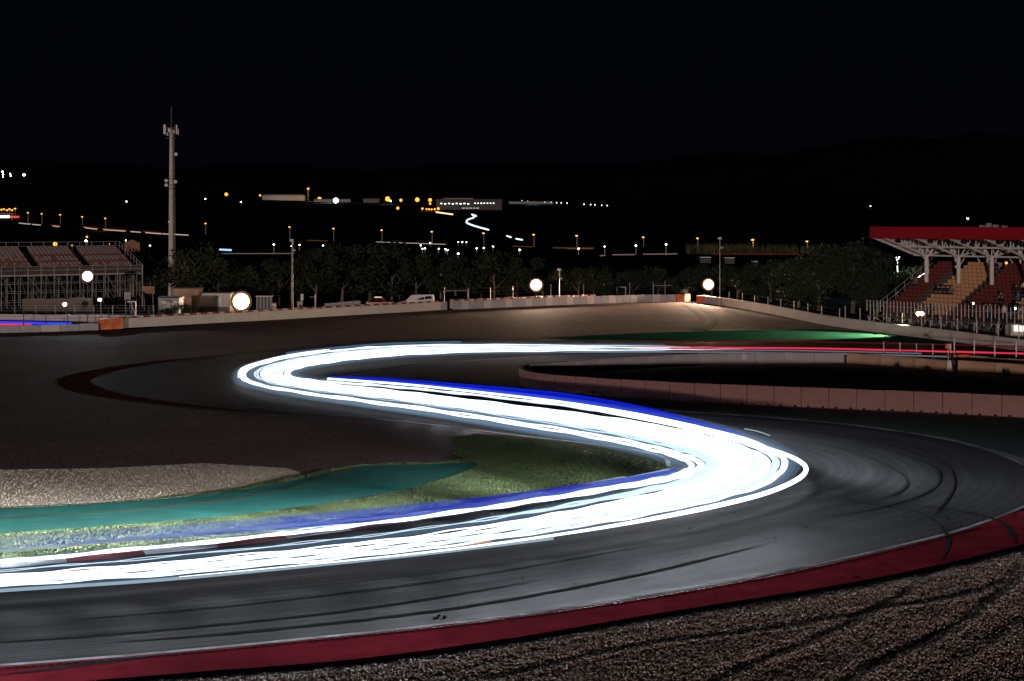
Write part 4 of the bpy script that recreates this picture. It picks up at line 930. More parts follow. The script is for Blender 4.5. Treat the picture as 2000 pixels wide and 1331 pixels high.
for i, x in enumerate(np.arange(0, -LEN + 1, -1.55)):
    if i % 2 == 0:
        for z in (0, 2.1): part_bar('brace', M['steel'], LS, (x, .03, z), (x - 1.55, .03, z + 2.1), .022)
    part_bar('brace', M['steel'], LS, (x + .05, 0, 0), (x + .05, 4.6, Z0), .024); part_bar('brace', M['steel'], LS, (x + .05, 4.6, 0), (x + .05, 8.5, Z0 + 1.6), .024)
    if i % 3 == 1:
        part_bar('brace', M['steel'], LS, (x, 4.65, 0), (x - 1.55, 4.65, 2.1), .022)
# white wall of the straight and the clutter in front of the stand
wall('straight_wall', 'pale wall along the straight in front of the left grandstand', [(-150, 630), (0, 631.5), (140, 633), (330, 634.5)], .95, .35, M['conc_white'], 4.0, 'wall_block', 0, .012)
blk = thing('site_wall', 'pale stained block wall under the left grandstand', 'wall', tuple(G(52, 612)))
for i in range(9):
    part_box('wall_block', M['conc_dim'], blk, (i * .92, 0, .85 + (.05 if i % 3 else 0)), (.9, .3, 1.7 + (.25 if i in (6, 7) else 0)))
for lab, px, base, h, sx_, mat in (('white sign board on the lawn before the grandstand end', 249, 612, 2.5, .75, 'conc_grey'), ('tan tilted board right of the left grandstand', 290, 608, 3.0, 1.5, 'conc_tan')):
    b_ = G(px, base); t = thing('notice_board', lab, 'board', tuple(b_)); part_box('panel', M[mat], t, (0, 0, h - .45), (sx_, .08, .85)); part_bar('post', M['steel'], t, (-sx_ * .35, .06, 0), (-sx_ * .35, .06, h - .4), .04); part_bar('post', M['steel'], t, (sx_ * .35, .06, 0), (sx_ * .35, .06, h - .4), .04)
gf = thing('gantry_frame', 'small white L-shaped gate frame before the left grandstand', 'frame', tuple(G(265, 634)))
part_box('post', M['white_steel'], gf, (0, 0, 1.2), (.11, .11, 2.4)); part_box('crossbar', M['white_steel'], gf, (-.42, 0, 2.4), (.9, .12, .12)); part_bar('brace', M['white_steel'], gf, (-.5, 0, 2.36), (-.03, 0, .9), .035)
cam_t = thing('light_post', 'small post with a bright square lamp left of the orange pad', 'lamp', tuple(G(197, 634)))
part_bar('post', M['steel'], cam_t, (0, 0, 0), (0, 0, 2.55), .04); part_box('lamp_head', emit('small_square_lamp', (1, .93, .75), 3.0), cam_t, (-.1, -.05, 2.6), (.36, .2, .3))
xs_ = [-40, 38, 82, 125, 164, 205, 240, 285, 305]
fence('dark post and wire fence behind the far left wall', [tuple(G(x, 647 - .03 * max(0, x), 0) + Vector((0, 1.2, 0))) for x in xs_], [2.05] * len(xs_), M['dark_steel'], 6, .05, .011)
xs_ = [-60, 29, 70, 108, 146, 183, 220, 257, 300]
fence('light steel fence under the left grandstand', [tuple(G(x, 623.5)) for x in xs_], [1.55] * len(xs_), M['steel'], 5, .05, .014)
p0 = [G(-200, 641, .8), G(0, 641.5, .8), G(120, 642, .8)]
def far_ribbon(pts, rx, rz, mat, lab, grp): return tag(tube('light_trail', spline([tuple(p) for p in pts], 12), rx, rz, mat), lab, 'light trail', grp)
far_ribbon([P(-200, 629.5, 147), P(0, 630.5, 147), P(140, 633, 147)], .1, .14, emit('blue_light_trail', (.03, .06, 1.0), 1.0), 'blue trail behind the far left wall', 'trails on the straight at left')
far_ribbon([P(-200, 634, 146), P(0, 634.5, 146), P(62, 635, 146)], .08, .1, emit('red_straight_trail', (1.0, .04, .07), .9), 'red trail under the blue one behind the far left wall', 'trails on the straight at left')

# ------------------------------------------------------------------ huts, cabinets and parked cars behind the long white wall
def hut(name, label, cat, px, base, sz, mat, roof=None, rz=0.0, extras=()):
    b_ = G(px, base); t = thing(name, label, cat, tuple(b_), rz)
    part_box('body', mat, t, (0, 0, sz[2] / 2), sz)
    part_box('roof', roof or M['farroof'], t, (0, 0, sz[2] + .06), (sz[0] + .2, sz[1] + .2, .12))
    for nm, mt, c_, s__ in extras: part_box(nm, mt, t, c_, s__)
    return t
hut('container', 'grey container with white panels at the foot of the phone mast', 'container', 334, 622, (2.3, 2.2, 2.3), M['conc_grey'], extras=[('panel', M['white_steel'], (-.45, -1.12, 1.85), (.55, .05, .3)), ('panel', M['white_steel'], (.75, -1.12, 1.9), (.3, .05, .25)), ('door', M['steel'], (.2, -1.12, .95), (.8, .05, 1.7))])
hut('small_building', 'low brown building right of the phone mast', 'building', 368, 611, (3.0, 2.5, 2.9), M['conc_tan'], extras=[('doorway', M['dark_steel'], (.9, -1.27, .9), (.45, .05, 1.2))])
sh = hut('long_shed', 'long pale shed with dark base left of the largest floodlight', 'building', 412, 610, (5.0, 2.5, 2.3), M['conc_white'], extras=[('base_panel', M['dark_steel'], (0, -1.27, .35), (4.6, .05, .7)), ('window', M['glass'], (-1.3, -1.27, 1.5), (.6, .05, .5)), ('frame', M['steel'], (1.2, -1.27, 1.4), (.8, .05, .9))])
hut('cabinet', 'tall steel cabinet cage right of the largest floodlight', 'cabinet', 517, 613, (1.7, 1, 2.0), M['dark_steel'], M['steel'], extras=[('bar', M['steel'], (x, -.53, 1.0), (.06, .05, 2.0)) for x in (-.82, -.4, 0, .4, .82)])
hut('cabinet', 'small white cabinet next to the steel cage', 'cabinet', 533, 613, (.75, .6, 1.2), M['white_steel'], extras=[('door', M['conc_grey'], (0, -.32, .6), (.45, .04, .7))])
hut('cabinet', 'small grey cabinet with a box on top by the camera mast', 'cabinet', 586, 609, (.6, .5, 1.2), M['conc_grey'], extras=[('top_box', M['white_steel'], (.25, 0, 1.7), (.3, .25, .85)), ('vent', M['black'], (.1, -.27, .6), (.25, .04, .4))])
po = thing('sign_post', 'white post with a short arm left of the parked cars', 'post', tuple(G(616, 611))); part_box('post', M['white_steel'], po, (0, 0, 1.1), (.14, .14, 2.2)); part_bar('arm', M['steel'], po, (0, 0, 1.85), (-.65, 0, 1.85), .035); part_bar('arm', M['steel'], po, (0, 0, .45), (-1.1, 0, .45), .03)
lw = thing('low_wall', 'low grey wall lit by the car headlights', 'wall', tuple(G(640, 609)))
for i in range(6): part_box('wall_block', M['conc_grey'], lw, (i * .72, 0, .5 + i * .03), (.7, .25, 1.0 + i * .06))

def car(label, px, base, facing, paint, kind, lower=None, lights=False, scale=1.0):
    """facing -1: nose to the left. Built along local x with the nose at -x"""
    b_ = G(px, base); t = thing('parked_car' if kind != 'van' else 'parked_van', label, 'car' if kind != 'van' else 'van', tuple(b_), 0 if facing < 0 else PI)
    if kind == 'van':
        low = [(-2.15, .35), (-2.2, .62), (-2.12, .88), (-1.35, 1.05), (2.1, 1.05), (2.18, .5), (2.1, .32)]
        cab = [(-1.35, 1.04), (-.75, 1.68), (-.5, 1.80), (1.95, 1.82), (2.1, 1.7), (2.14, 1.04)]
        wins = [[(-1.12, 1.08), (-.62, 1.62), (-.15, 1.66), (-.15, 1.08)], [(-.05, 1.08), (-.05, 1.66), (.95, 1.67), (.95, 1.08)], [(1.05, 1.08), (1.05, 1.67), (1.85, 1.66), (1.92, 1.08)]]
        ws = [(-1.32, 1.09), (-.78, 1.66)]; W_ = .86; axl = (-1.35, 1.4)
    else:
        low = [(-2.3, .38), (-2.36, .62), (-2.28, .84), (-1.25, .98), (.9, 1.0), (2.2, 1.02), (2.3, .7), (2.2, .36)]
        cab = [(-1.2, .97), (-.45, 1.48), (-.2, 1.55), (.7, 1.55), (.95, 1.45), (1.05, .99)]
        wins = [[(-.98, 1.02), (-.38, 1.44), (.0, 1.47), (.0, 1.02)], [(.1, 1.02), (.1, 1.47), (.68, 1.47), (.88, 1.02)]]
        ws = [(-1.18, 1.0), (-.48, 1.46)]; W_ = .9; axl = (-1.5, 1.45)
    q = MB(); q.prism(low, -W_, W_); o = q.obj('body', lower or paint, t)
    bm = bmesh.new(); bm.from_mesh(o.data); bmesh.ops.bevel(bm, geom=[e for e in bm.edges], offset=.06, segments=2, affect='EDGES'); bm.to_mesh(o.data); bm.free()
    n = len(cab); q = MB(); v = [(x, -W_ + .02 + .16 * (z > 1.2), z) for x, z in cab] + [(x, W_ - .02 - .16 * (z > 1.2), z) for x, z in cab]
    q.add(v, [(k_, (k_ + 1) % n, n + (k_ + 1) % n, n + k_) for k_ in range(n)] + [tuple(range(n - 1, -1, -1)), tuple(range(n, 2 * n))]); q.obj('cabin', paint, t)
    for wv_ in wins:
        for s__ in (-1, 1):
            zz = lambda z: s__ * (W_ - .02 - .16 * max(0, min(1, (z - 1.0) / .55)) + .012)
            q = MB(); q.add([(x, zz(z), z) for x, z in wv_], [tuple(range(len(wv_)))]); q.obj('window', M['glass'], t)
    q = MB(); (x0, z0), (x1, z1) = ws; q.add([(x0 - .03, -W_ + .1, z0 + .02), (x0 - .03, W_ - .1, z0 + .02), (x1 - .03, W_ - .24, z1), (x1 - .03, -W_ + .24, z1)], [(0, 1, 2, 3)]); q.obj('windscreen', M['glass'], t)
    for x in axl:
        for s__ in (-1, 1):
            w_ = MB(); w_.bar((x, s__ * (W_ - .2), .33), (x, s__ * (W_ + .01), .33), .33, 16); wo_ = w_.obj('wheel', M['black'], t)
            h_ = MB(); h_.bar((x, s__ * (W_ + .0), .33), (x, s__ * (W_ + .025), .33), .2, 10); h_.obj('rim', M['chrome'], wo_)
    for s__ in (-1, 1):
        h_ = MB(); h_.ball((low[1][0] + .05, s__ * (W_ - .25), .72), .15, 8, 6, (.6, 1.2, .7)); h_.obj('headlight', emit('lit_headlight', (.9, .97, 1.0), 9) if lights and s__ < 0 else M['chrome'], t)
        part_box('tail_light', M['red_car'], t, (low[-2][0] - .03, s__ * (W_ - .12), .85), (.07, .14, .3))
        part_box('mirror', lower or paint, t, (-.95, s__ * (W_ + .08), 1.06), (.12, .16, .12))
    return t
pk = car('dark red car with one headlight lit behind the white wall', 735, 606, -1, M['red_car'], 'car', lights=True)
rk = MB(); rk.box((.25, 0, 1.6), (.9, .9, .08)); rk.obj('roof_bar', M['chrome'], pk)
sp_ = spot(tuple(G(735, 606) + Vector((-2.5, -.55, .75))), (-1, .12, -.06), 260, 50, .8, (.85, .97, 1), .06, 'car_beam')
car('white van with a red nose parked behind the white wall', 814, 604.5, -1, M['white_car'], 'van', lower=M['white_car'])
nose = MB(); nose.prism([(-2.22, .36), (-2.28, .62), (-2.2, .9), (-1.35, 1.085), (-1.05, 1.075), (-1.2, .36)], -.88, .88); nose.obj('red_bonnet', M['red_car'], bpy.data.objects['parked_van'])

# ------------------------------------------------------------------ right hand grandstand
RU = Vector((.66, -.75, 0)).normalized(); R_ANG = math.atan2(RU.y, RU.x)
RS = thing('grandstand', 'roofed grandstand with red and orange seat blocks and red fascia', 'grandstand', (35.4, 141, 0), R_ANG)   # local x along the front, y to the back
RROWS, RD, RZ0, RR = 14, .75, 1.75, .335; RL = 21.0
for r_ in range(RROWS):
    part_box('terrace_step', M['deck'], RS, (RL / 2 + .6, .6 + r_ * RD, RZ0 + r_ * RR - .2), (RL - 1.2, RD - .01, .38))
SECT = [(1.0, 3.8, 'seat_red'), (4.5, 8.3, 'seat_yellow'), (8.95, 13.4, 'seat_red'), (14.1, 17.9, 'seat_yellow'), (18.6, 21.0, 'seat_red')]
cnt = 0; rest = {}; spots_ = []
for r_ in range(RROWS):
    z = RZ0 + r_ * RR
    for a_, b_, k_ in SECT:
        x = a_ + .23
        while x < b_ - .2:
            if 15.9 < x and r_ > 10: pass
            if cnt < 300 and x < 16.8:
                o = link('seat', SM[k_], RS); o.location = (x, .5 + r_ * RD, z + .22); cnt += 1
            else:
                rest.setdefault(k_, MB()).prism([(.5 + r_ * RD + y, z + .22 + zz) for y, zz in seat_prof], x - .21, x + .21, axis=0)
            spots_.append((x, r_)); x += .475
for k_, q in rest.items(): tag(q.obj('seat_rows', M[k_], RS), kind='stuff')
# front railing, walkway truss, legs
for i, x in enumerate(np.arange(0, RL, .385)):
    part_bar('rail_post', M['white_steel'], RS, (x, -.35, 1.15 if i % 2 else 2.0), (x, -.35, 3.1), .035)
part_bar('rail', M['steel'], RS, (0, -.35, 2.55), (RL, -.35, 2.55), .02)
part_box('walkway', M['deck'], RS, (RL / 2, .05, 1.55), (RL, .9, .12))
for i, x in enumerate(np.arange(0, RL, 1.15)):
    part_bar('truss_rod', M['steel'], RS, (x, -.45, 1.5), (x + .55, -.3, .95), .03); part_bar('truss_rod', M['steel'], RS, (x + .55, -.3, .95), (x + 1.1, -.45, 1.5), .03)
for x in np.arange(.2, RL, 2.3):
    part_bar('leg', M['steel'], RS, (x, -.3, 0), (x, -.3, 1.5), .08); part_bar('leg', M['dark_steel'], RS, (x + .6, 2.4, 0), (x + .6, 2.4, 2.4), .1)
part_box('rear_wall', M['dark_steel'], RS, (RL / 2 + .5, 3.0, 1.0), (RL - 1, .1, 2.0))
# side stair rail
for z in (.45, 1.0): part_bar('rail', M['steel'], RS, (.75, .4, RZ0 + z), (.75, 10.2, RZ0 + 13 * RR + z), .03)
for r_ in range(0, 14, 2): part_bar('post', M['steel'], RS, (.75, .5 + r_ * RD, RZ0 + r_ * RR), (.75, .5 + r_ * RD, RZ0 + r_ * RR + 1.0), .03)
# roof
FZ0, FZ1 = 9.2, 10.35
part_box('fascia', M['fascia'], RS, (RL / 2 + .9, -1.1, (FZ0 + FZ1) / 2), (RL, .18, FZ1 - FZ0))
q = MB(); q.prism([(-1.0, 10.12), (-1.0, 10.28), (12.5, 9.98), (12.5, 9.8)], .95, RL + 2, axis=0); q.obj('roof', M['white_steel'], RS)
q = MB(); q.prism([(-1.0, 9.25), (6.5, 7.36), (12.4, 8.2), (12.4, 9.8), (-1.0, 10.1)], .95, 1.0, axis=0); gp_ = q.obj('gable_panel', M['white_steel'], RS)
for y in np.linspace(-.2, 6, 6): part_bar('gable_rib', M['steel'], gp_, (1.03, y, 9.0 - .25 * y), (1.03, y, 10.0), .03)
for k_ in range(6):
    x = 2.36 + 3.6 * k_
    tr_ = link('roof_truss', None, RS) if False else None
    part_bar('bottom_chord', M['white_steel'], RS, (x, -.95, 9.28), (x, 6.5, 7.4), .13, 'cyl'); part_bar('bottom_chord', M['white_steel'], RS, (x, 6.5, 7.4), (x, 12.2, 8.2), .11, 'cyl')
    part_bar('top_chord', M['white_steel'], RS, (x, -.95, 10.02), (x, 12.2, 9.72), .09, 'cyl')
    zb = lambda y: 9.28 - (y + .95) * (1.88 / 7.45) if y < 6.5 else 7.4 + (y - 6.5) * (.8 / 5.7)
    ys_ = [.6, 2.1, 3.6, 5.1, 6.5, 8.2, 9.9, 11.6]
    for i, y in enumerate(ys_):
        part_bar('web', M['white_steel'], RS, (x, y, zb(y)), (x, y, 9.98 - .02 * y), .055)
        if i + 1 < len(ys_): part_bar('web', M['white_steel'], RS, (x, y, zb(y)) if i < 4 else (x, y, 9.9), (x, ys_[i + 1], 9.9) if i < 4 else (x, ys_[i + 1], zb(ys_[i + 1])), .05)
    part_bar('column', M['white_steel'], RS, (x, 6.5, RZ0 + 7 * RR), (x, 6.5, 7.4), .2, 'cyl')
    part_bar('knee_brace', M['white_steel'], RS, (x, 6.5, 6.9), (x, 5.2, 7.75), .07); part_bar('knee_brace', M['white_steel'], RS, (x + .0, 6.5, 7.1), (x + 1.1, 6.5, 8.7), .07); part_bar('knee_brace', M['white_steel'], RS, (x, 6.5, 7.1), (x - 1.1, 6.5, 8.7), .07)
    part_bar('rear_column', M['white_steel'], RS, (x, 11.9, 4.0), (x, 11.9, 8.2), .1, 'cyl'); part_bar('rear_brace', M['white_steel'], RS, (x, 11.9, 5.6), (x + 1.7, 11.9, 8.1), .06); part_bar('rear_brace', M['white_steel'], RS, (x + 3.5, 11.9, 5.6), (x + 1.8, 11.9, 8.1), .06)
    sp__ = MB(); sp__.ball((x + 1.2, -.3, 9.0), .28, 10, 6, (1, .8, .75)); sp__.bar((x + 1.2, -.3, 9.1), (x + 1.2, -.3, 9.7), .05); sp__.obj('loudspeaker', M['black'], RS)
for y, z in ((-.8, 9.3), (2.8, 8.35), (6.5, 7.42), (6.5, 9.85), (12.1, 8.22)): part_bar('purlin', M['white_steel'], RS, (1, y, z), (RL + 2, y, z), .08)
for i in range(18):
    x = 1.6 + i * 1.2; part_bar('web', M['white_steel'], RS, (x, 6.5, 7.45 if i % 2 else 9.8), (x + 1.2, 6.5, 9.8 if i % 2 else 7.45), .05)
for dx, h in ((10.6, .3), (11.3, .5), (12.0, .35), (12.9, .25)): part_box('roof_vent', M['steel'], RS, (dx, 3.0, 10.2 + h / 2), (.4, .4, h))
ys_b = thing('yellow_panel', 'yellow notice panel hung on the walkway truss at far right', 'panel', (35.4 + RU.x * 15.2 - .1, 141 + RU.y * 15.2 - .5, .55), R_ANG)
part_box('panel', surf('yellow_plastic', (.55, .42, .03), (.65, .5, .05), 2, .6), ys_b, (0, 0, .45), (.75, .05, .9)); part_bar('hook', M['steel'], ys_b, (0, .02, .9), (0, .1, 1.05), .02)

# spectators: one continuous seated or standing body each, hair as a child
def body_mesh(pose, top, legs):
    """skin-modifier figure, materials by height"""
    if pose == 'sit':
        J = {'hip': (0, 0, .12), 'waist': (0, .02, .32), 'chest': (0, .0, .52), 'neck': (0, -.01, .68), 'head': (0, -.03, .84), 'top': (0, -.03, .93),
             'kl': (-.12, -.42, .14), 'fl': (-.12, -.45, -.28), 'tl': (-.12, -.6, -.30), 'kr': (.12, -.42, .14), 'fr': (.12, -.45, -.28), 'tr': (.12, -.6, -.30),
             'hl': (-.1, -.03, .1), 'hr': (.1, -.03, .1), 'sl': (-.19, .0, .6), 'sr': (.19, .0, .6), 'el': (-.25, -.1, .34), 'er': (.25, -.1, .34), 'wl': (-.13, -.32, .25), 'wr': (.13, -.32, .25)}
    else:
        J = {'hip': (0, 0, .92), 'waist': (0, .0, 1.1), 'chest': (0, .0, 1.3), 'neck': (0, -.0, 1.48), 'head': (0, -.02, 1.62), 'top': (0, -.02, 1.72),
             'kl': (-.11, -.02, .5), 'fl': (-.12, .02, .07), 'tl': (-.12, -.15, .04), 'kr': (.11, -.02, .5), 'fr': (.12, .02, .07), 'tr': (.12, -.15, .04),
             'hl': (-.1, 0, .9), 'hr': (.1, 0, .9), 'sl': (-.19, 0, 1.4), 'sr': (.19, 0, 1.4), 'el': (-.25, -.02, 1.12), 'er': (.25, -.02, 1.12), 'wl': (-.22, -.2, .98), 'wr': (.22, -.2, .98)}
    R = {'hip': .13, 'waist': .12, 'chest': .14, 'neck': .055, 'head': .095, 'top': .07, 'kl': .075, 'kr': .075, 'fl': .05, 'fr': .05, 'tl': .04, 'tr': .04, 'hl': .09, 'hr': .09, 'sl': .07, 'sr': .07, 'el': .05, 'er': .05, 'wl': .038, 'wr': .038}
    E = [('hip', 'waist'), ('waist', 'chest'), ('chest', 'neck'), ('neck', 'head'), ('head', 'top'), ('hip', 'hl'), ('hip', 'hr'), ('hl', 'kl'), ('kl', 'fl'), ('fl', 'tl'), ('hr', 'kr'), ('kr', 'fr'), ('fr', 'tr'), ('chest', 'sl'), ('chest', 'sr'), ('sl', 'el'), ('el', 'wl'), ('sr', 'er'), ('er', 'wr')]
    names = list(J); me = bpy.data.meshes.new('body'); me.from_pydata([J[n] for n in names], [(names.index(a), names.index(b)) for a, b in E], [])
    o = bpy.data.objects.new('tmp', me); COL.objects.link(o)
    md = o.modifiers.new('skin', 'SKIN'); sv = me.skin_vertices[0].data
    for i, n in enumerate(names): sv[i].radius = (R[n], R[n]); sv[i].use_root = (n == 'hip')
    o.modifiers.new('sub', 'SUBSURF').levels = 1
    dg = bpy.context.evaluated_depsgraph_get(); out = bpy.data.meshes.new_from_object(o.evaluated_get(dg)); out.name = 'body'
    bpy.data.objects.remove(o); bpy.data.meshes.remove(me)
    out.materials.clear()
    for m_ in (legs, top, M['skin']): out.materials.append(m_)
    zs = (.2, .69) if pose == 'sit' else (.95, 1.49)
    for p in out.polygons:
        c_ = p.center; hand = (abs(c_.x) > .08 and c_.y < -.27 and c_.z > .2) if pose == 'sit' else (abs(c_.x) > .15 and c_.y < -.15 and c_.z > .8)
        p.material_index = 2 if (c_.z > zs[1] or hand) else (1 if c_.z > zs[0] else 0); p.use_smooth = True
    return out
cl = {n: surf(n.replace(' ', '_') + '_cloth', c_, tuple(x * 1.4 for x in c_), 8, .9) for n, c_ in (('black', (.012, .012, .014)), ('navy', (.012, .018, .05)), ('grey', (.10, .10, .105)), ('white', (.5, .49, .48)), ('red', (.22, .02, .02)), ('blue', (.05, .11, .25)), ('beige', (.34, .26, .18)), ('green', (.04, .08, .04)))}
BM = {}
def person(pose, top, x, y, z, label, rz=0.0, parent_root=RS):
    k_ = (pose, top)
    if k_ not in BM:
        BM[k_] = body_mesh(pose, cl[top], cl['navy' if top in ('white', 'grey', 'beige') else 'black'])
    wp = Matrix.Translation(Vector((35.4, 141, 0))) @ Matrix.Rotation(R_ANG, 4, 'Z') @ Vector((x, y, z))
    t = thing('person', label, 'person', tuple(wp), R_ANG + rz, 'spectators in the right grandstand')
    link('body', BM[k_], t)
    if 'hair' not in BM:
        q = MB(); q.ball((0, 0, 0), .118, 10, 8, (1, 1.08, .85)); BM['hair'] = q.mesh('hair', M['hair'], True)
    h_ = link('hair', BM['hair'], t); h_.location = (0, .0, .885) if pose == 'sit' else (0, .01, 1.67)
PEOPLE = [(1, 7, 'black'), (1.5, 7, 'grey'), (5.0, 5, 'black'), (5.5, 5, 'navy'), (6.0, 5, 'black'), (6.5, 5, 'grey'), (6.0, 0, 'grey'), (6.6, 0, 'black'), (7.9, 12, 'black'), (8.3, 12, 'navy'), (11.9, 1, 'beige'), (12.4, 1, 'black'), (12.9, 1, 'navy'),
          (12.2, 4, 'beige'), (12.7, 3, 'black'), (12.9, 6, 'black'), (13.3, 7, 'white'), (13.2, 9, 'black'), (14.3, 5, 'navy'), (14.8, 5, 'black'), (13.9, 4, 'blue'), (15.2, 4, 'navy'), (14.6, 2, 'black'), (15.4, 3, 'black'), (15.8, 7, 'white'), (16.2, 7, 'black'), (15.0, 9, 'grey'), (14.9, 0, 'blue'), (15.6, 1, 'white'), (16.3, 2, 'black'), (13.6, 0, 'red'), (16.0, 5, 'beige'), (14.2, 8, 'black')]
rown = ['front', 'second', 'third', 'fourth', 'fifth', 'sixth', 'seventh', 'eighth', 'ninth', 'tenth', 'eleventh', 'twelfth', 'thirteenth', 'top']
secn = lambda x: 'left red block' if x < 4 else 'left orange block' if x < 8.6 else 'middle red block' if x < 13.7 else 'right orange block'
seen = {}
for x, r_, c_ in sorted(PEOPLE):
    key = (r_, secn(x), c_); seen[key] = seen.get(key, 0) + 1
    lab = f"seated person in {c_} jacket, {rown[r_]} row, {secn(x)}" + ('' if seen[key] == 1 else f", {nth(seen[key]-1)} such from the left")
    person('sit', c_, x, .62 + r_ * RD, RZ0 + r_ * RR + .24, lab, random.uniform(-.4, .4))
for x, c_ in ((11.4, 'black'), (13.1, 'grey'), (14.6, 'white'), (15.7, 'navy')):
    person('stand', c_, x, -.02, 1.62, f'standing person in {c_} clothes at the front railing of the grandstand')
ph = {'phone': emit('lit_phone', (.8, .9, 1.0), 6)}
for lab, px, py, Y in (('lit phone held by a spectator in the middle red block', 1901, 593, 131.5), ('lit phone held by a spectator near the right edge', 1983, 603, 127.5)):
    t = thing('phone', lab, 'phone', tuple(P(px, py, Y)), R_ANG); part_box('screen', ph['phone'], t, (0, 0, 0), (.14, .03, .2)); part_box('case', M['black'], t, (0, .025, 0), (.16, .02, .22))

# clutter below the stand: gate, rails, drum
gt = fence('pale striped posts with rails right of the orange drum', [tuple(G(x, y)) for x, y in ((1864, 709), (1903, 708), (1943, 709), (1985, 712))], [1.9, 1.75, 1.7, 1.75], M['white_steel'], 2, .055, .014, cat='fence', wmat=M['steel'])
gt2 = fence('grey post fence crossing before the red trail', [tuple(G(x, y)) for x, y in ((1726, 700), (1758, 701), (1790, 703), (1822, 704), (1857, 708))], [1.35, 1.32, 1.3, 1.3, 1.45], M['steel'], 2, .05, .016, wmat=M['dark_steel'])
od = thing('orange_drum', 'orange plastic drum by the gap in the tan barriers', 'drum', tuple(G(1886, 713)))
q = MB()
for z0, z1, r0, r1 in ((0, .2, .3, .32), (.2, .25, .35, .35), (.25, .5, .32, .32), (.5, .55, .35, .35), (.55, .8, .32, .29)): q.bar((0, 0, z0), (0, 0, z1), r0, 14, r1)
q.obj('barrel', M['orange'], od)
ob = thing('orange_barrier', 'orange water filled barrier left of the drum', 'barrier', tuple(G(1872, 714)))
q = MB(); q.prism([(-.3, 0), (.3, 0), (.22, .25), (.12, .8), (-.12, .8), (-.22, .25)], -.35, .35, axis=0); q.obj('block', M['orange'], ob); part_box('foot', M['black'], ob, (0, 0, .03), (.75, .66, .05))
sg = thing('marshal_sign', 'small orange and white sign on a post by the fence', 'sign', tuple(G(1852, 708))); part_bar('post', M['steel'], sg, (0, 0, 0), (0, 0, 1.4), .035); part_box('plate', M['orange'], sg, (-.1, -.05, 1.25), (.26, .04, .36)); part_box('plate', M['white_steel'], sg, (.12, -.05, 1.25), (.16, .04, .36))
tp = thing('end_block', 'white tapered end block where the tan barrier stops', 'block', tuple(G(1853, 725))); q = MB(); q.prism([(-.22, 0), (.3, 0), (.2, .12), (.12, .78), (-.12, .78)], -.18, .18); q.obj('block', M['white_steel'], tp)
dg_ = thing('prop_pole', 'dark slanting pole leaning beside the orange drum', 'pole', tuple(G(1880, 716))); part_bar('pole', M['dark_steel'], dg_, (0, 0, 0), (-.55, 0, 1.15), .045)
# dry weeds at the barrier foot
def weed(label, px, py, h, n):
    q = MB(); 
    for _ in range(n):
        a_ = random.random() * 6.28; r_ = random.random() * .3; x, y = r_ * math.cos(a_), r_ * math.sin(a_); hh = h * random.uniform(.5, 1)
        q.add([(x - .02, y, 0), (x + .02, y, 0), (x + random.uniform(-.2, .2), y + random.uniform(-.2, .2), hh)], [(0, 1, 2)])
    o = q.obj('weed', M['leaf_c']); o.location = G(px, py); tag(o, label, 'weed')
weed('dark tuft of weeds at the foot of the tan barrier, left one', 1752, 717, .5, 40); weed('dark tuft of weeds at the tan barrier foot, middle one', 1812, 723, .4, 40); weed('dark clump of weeds before the right tan barrier', 1966, 735, .7, 60)

# marshals' graffiti-like white marks on the rear barrier are two pale drips
for i, (px) in enumerate((1435, 1453)):
    o = MB().box((0, 0, 0), (.35, .012, .5)).obj('pale_smear', M['conc_white'], [x for x in bpy.data.objects if x.get('label', '').startswith('dark rear run')][0])
    root_ = o.parent; wp = G(px, 711); o.location = (wp.x - root_.location.x, wp.y - .16 - root_.location.y, .52); o.rotation_euler = (0, 0, .0)

# ------------------------------------------------------------------ trees
def crown_mesh(name, seed, lobes, leaf, n, mat, squash=1.0):
    """leaf clumps spread through uneven lobes; unit height about 1"""
    r = np.random.default_rng(seed); co = []
    for _ in range(lobes):
        c_ = np.array([r.normal(0, .24), r.normal(0, .24), .25 + .65 * r.random() ** .8]); rad = r.uniform(.14, .27)
        k_ = n // lobes; d = r.normal(0, 1, (k_, 3)); d /= np.linalg.norm(d, axis=1, keepdims=True)
        p = c_ + d * rad * (r.random((k_, 1)) ** .45) * np.array([1, 1, .75 * squash]); co.append(p)
    p = np.concatenate(co); m_ = len(p); s = leaf * (.5 + r.random(m_))
    u = r.normal(0, 1, (m_, 3)); u /= np.linalg.norm(u, axis=1, keepdims=True); w_ = np.cross(u, r.normal(0, 1, (m_, 3))); w_ /= np.linalg.norm(w_, axis=1, keepdims=True)
    v = np.stack([p - u * s[:, None], p + w_ * s[:, None] * .6, p + u * s[:, None], p - w_ * s[:, None] * .6], 1).reshape(-1, 3)
    return np_mesh(name, v, np.arange(4 * m_).reshape(-1, 4), mat)
CR = {'pine': [crown_mesh('crown', 11 + i, 13, .028, 3000, M['leaf_a']) for i in range(4)], 'olive': [crown_mesh('crown', 31 + i, 15, .026, 2400, M['leaf_b'], 1.2) for i in range(3)], 'dark': [crown_mesh('crown', 51 + i, 16, .024, 5200, M['leaf_c'], 1.2) for i in range(2)]}
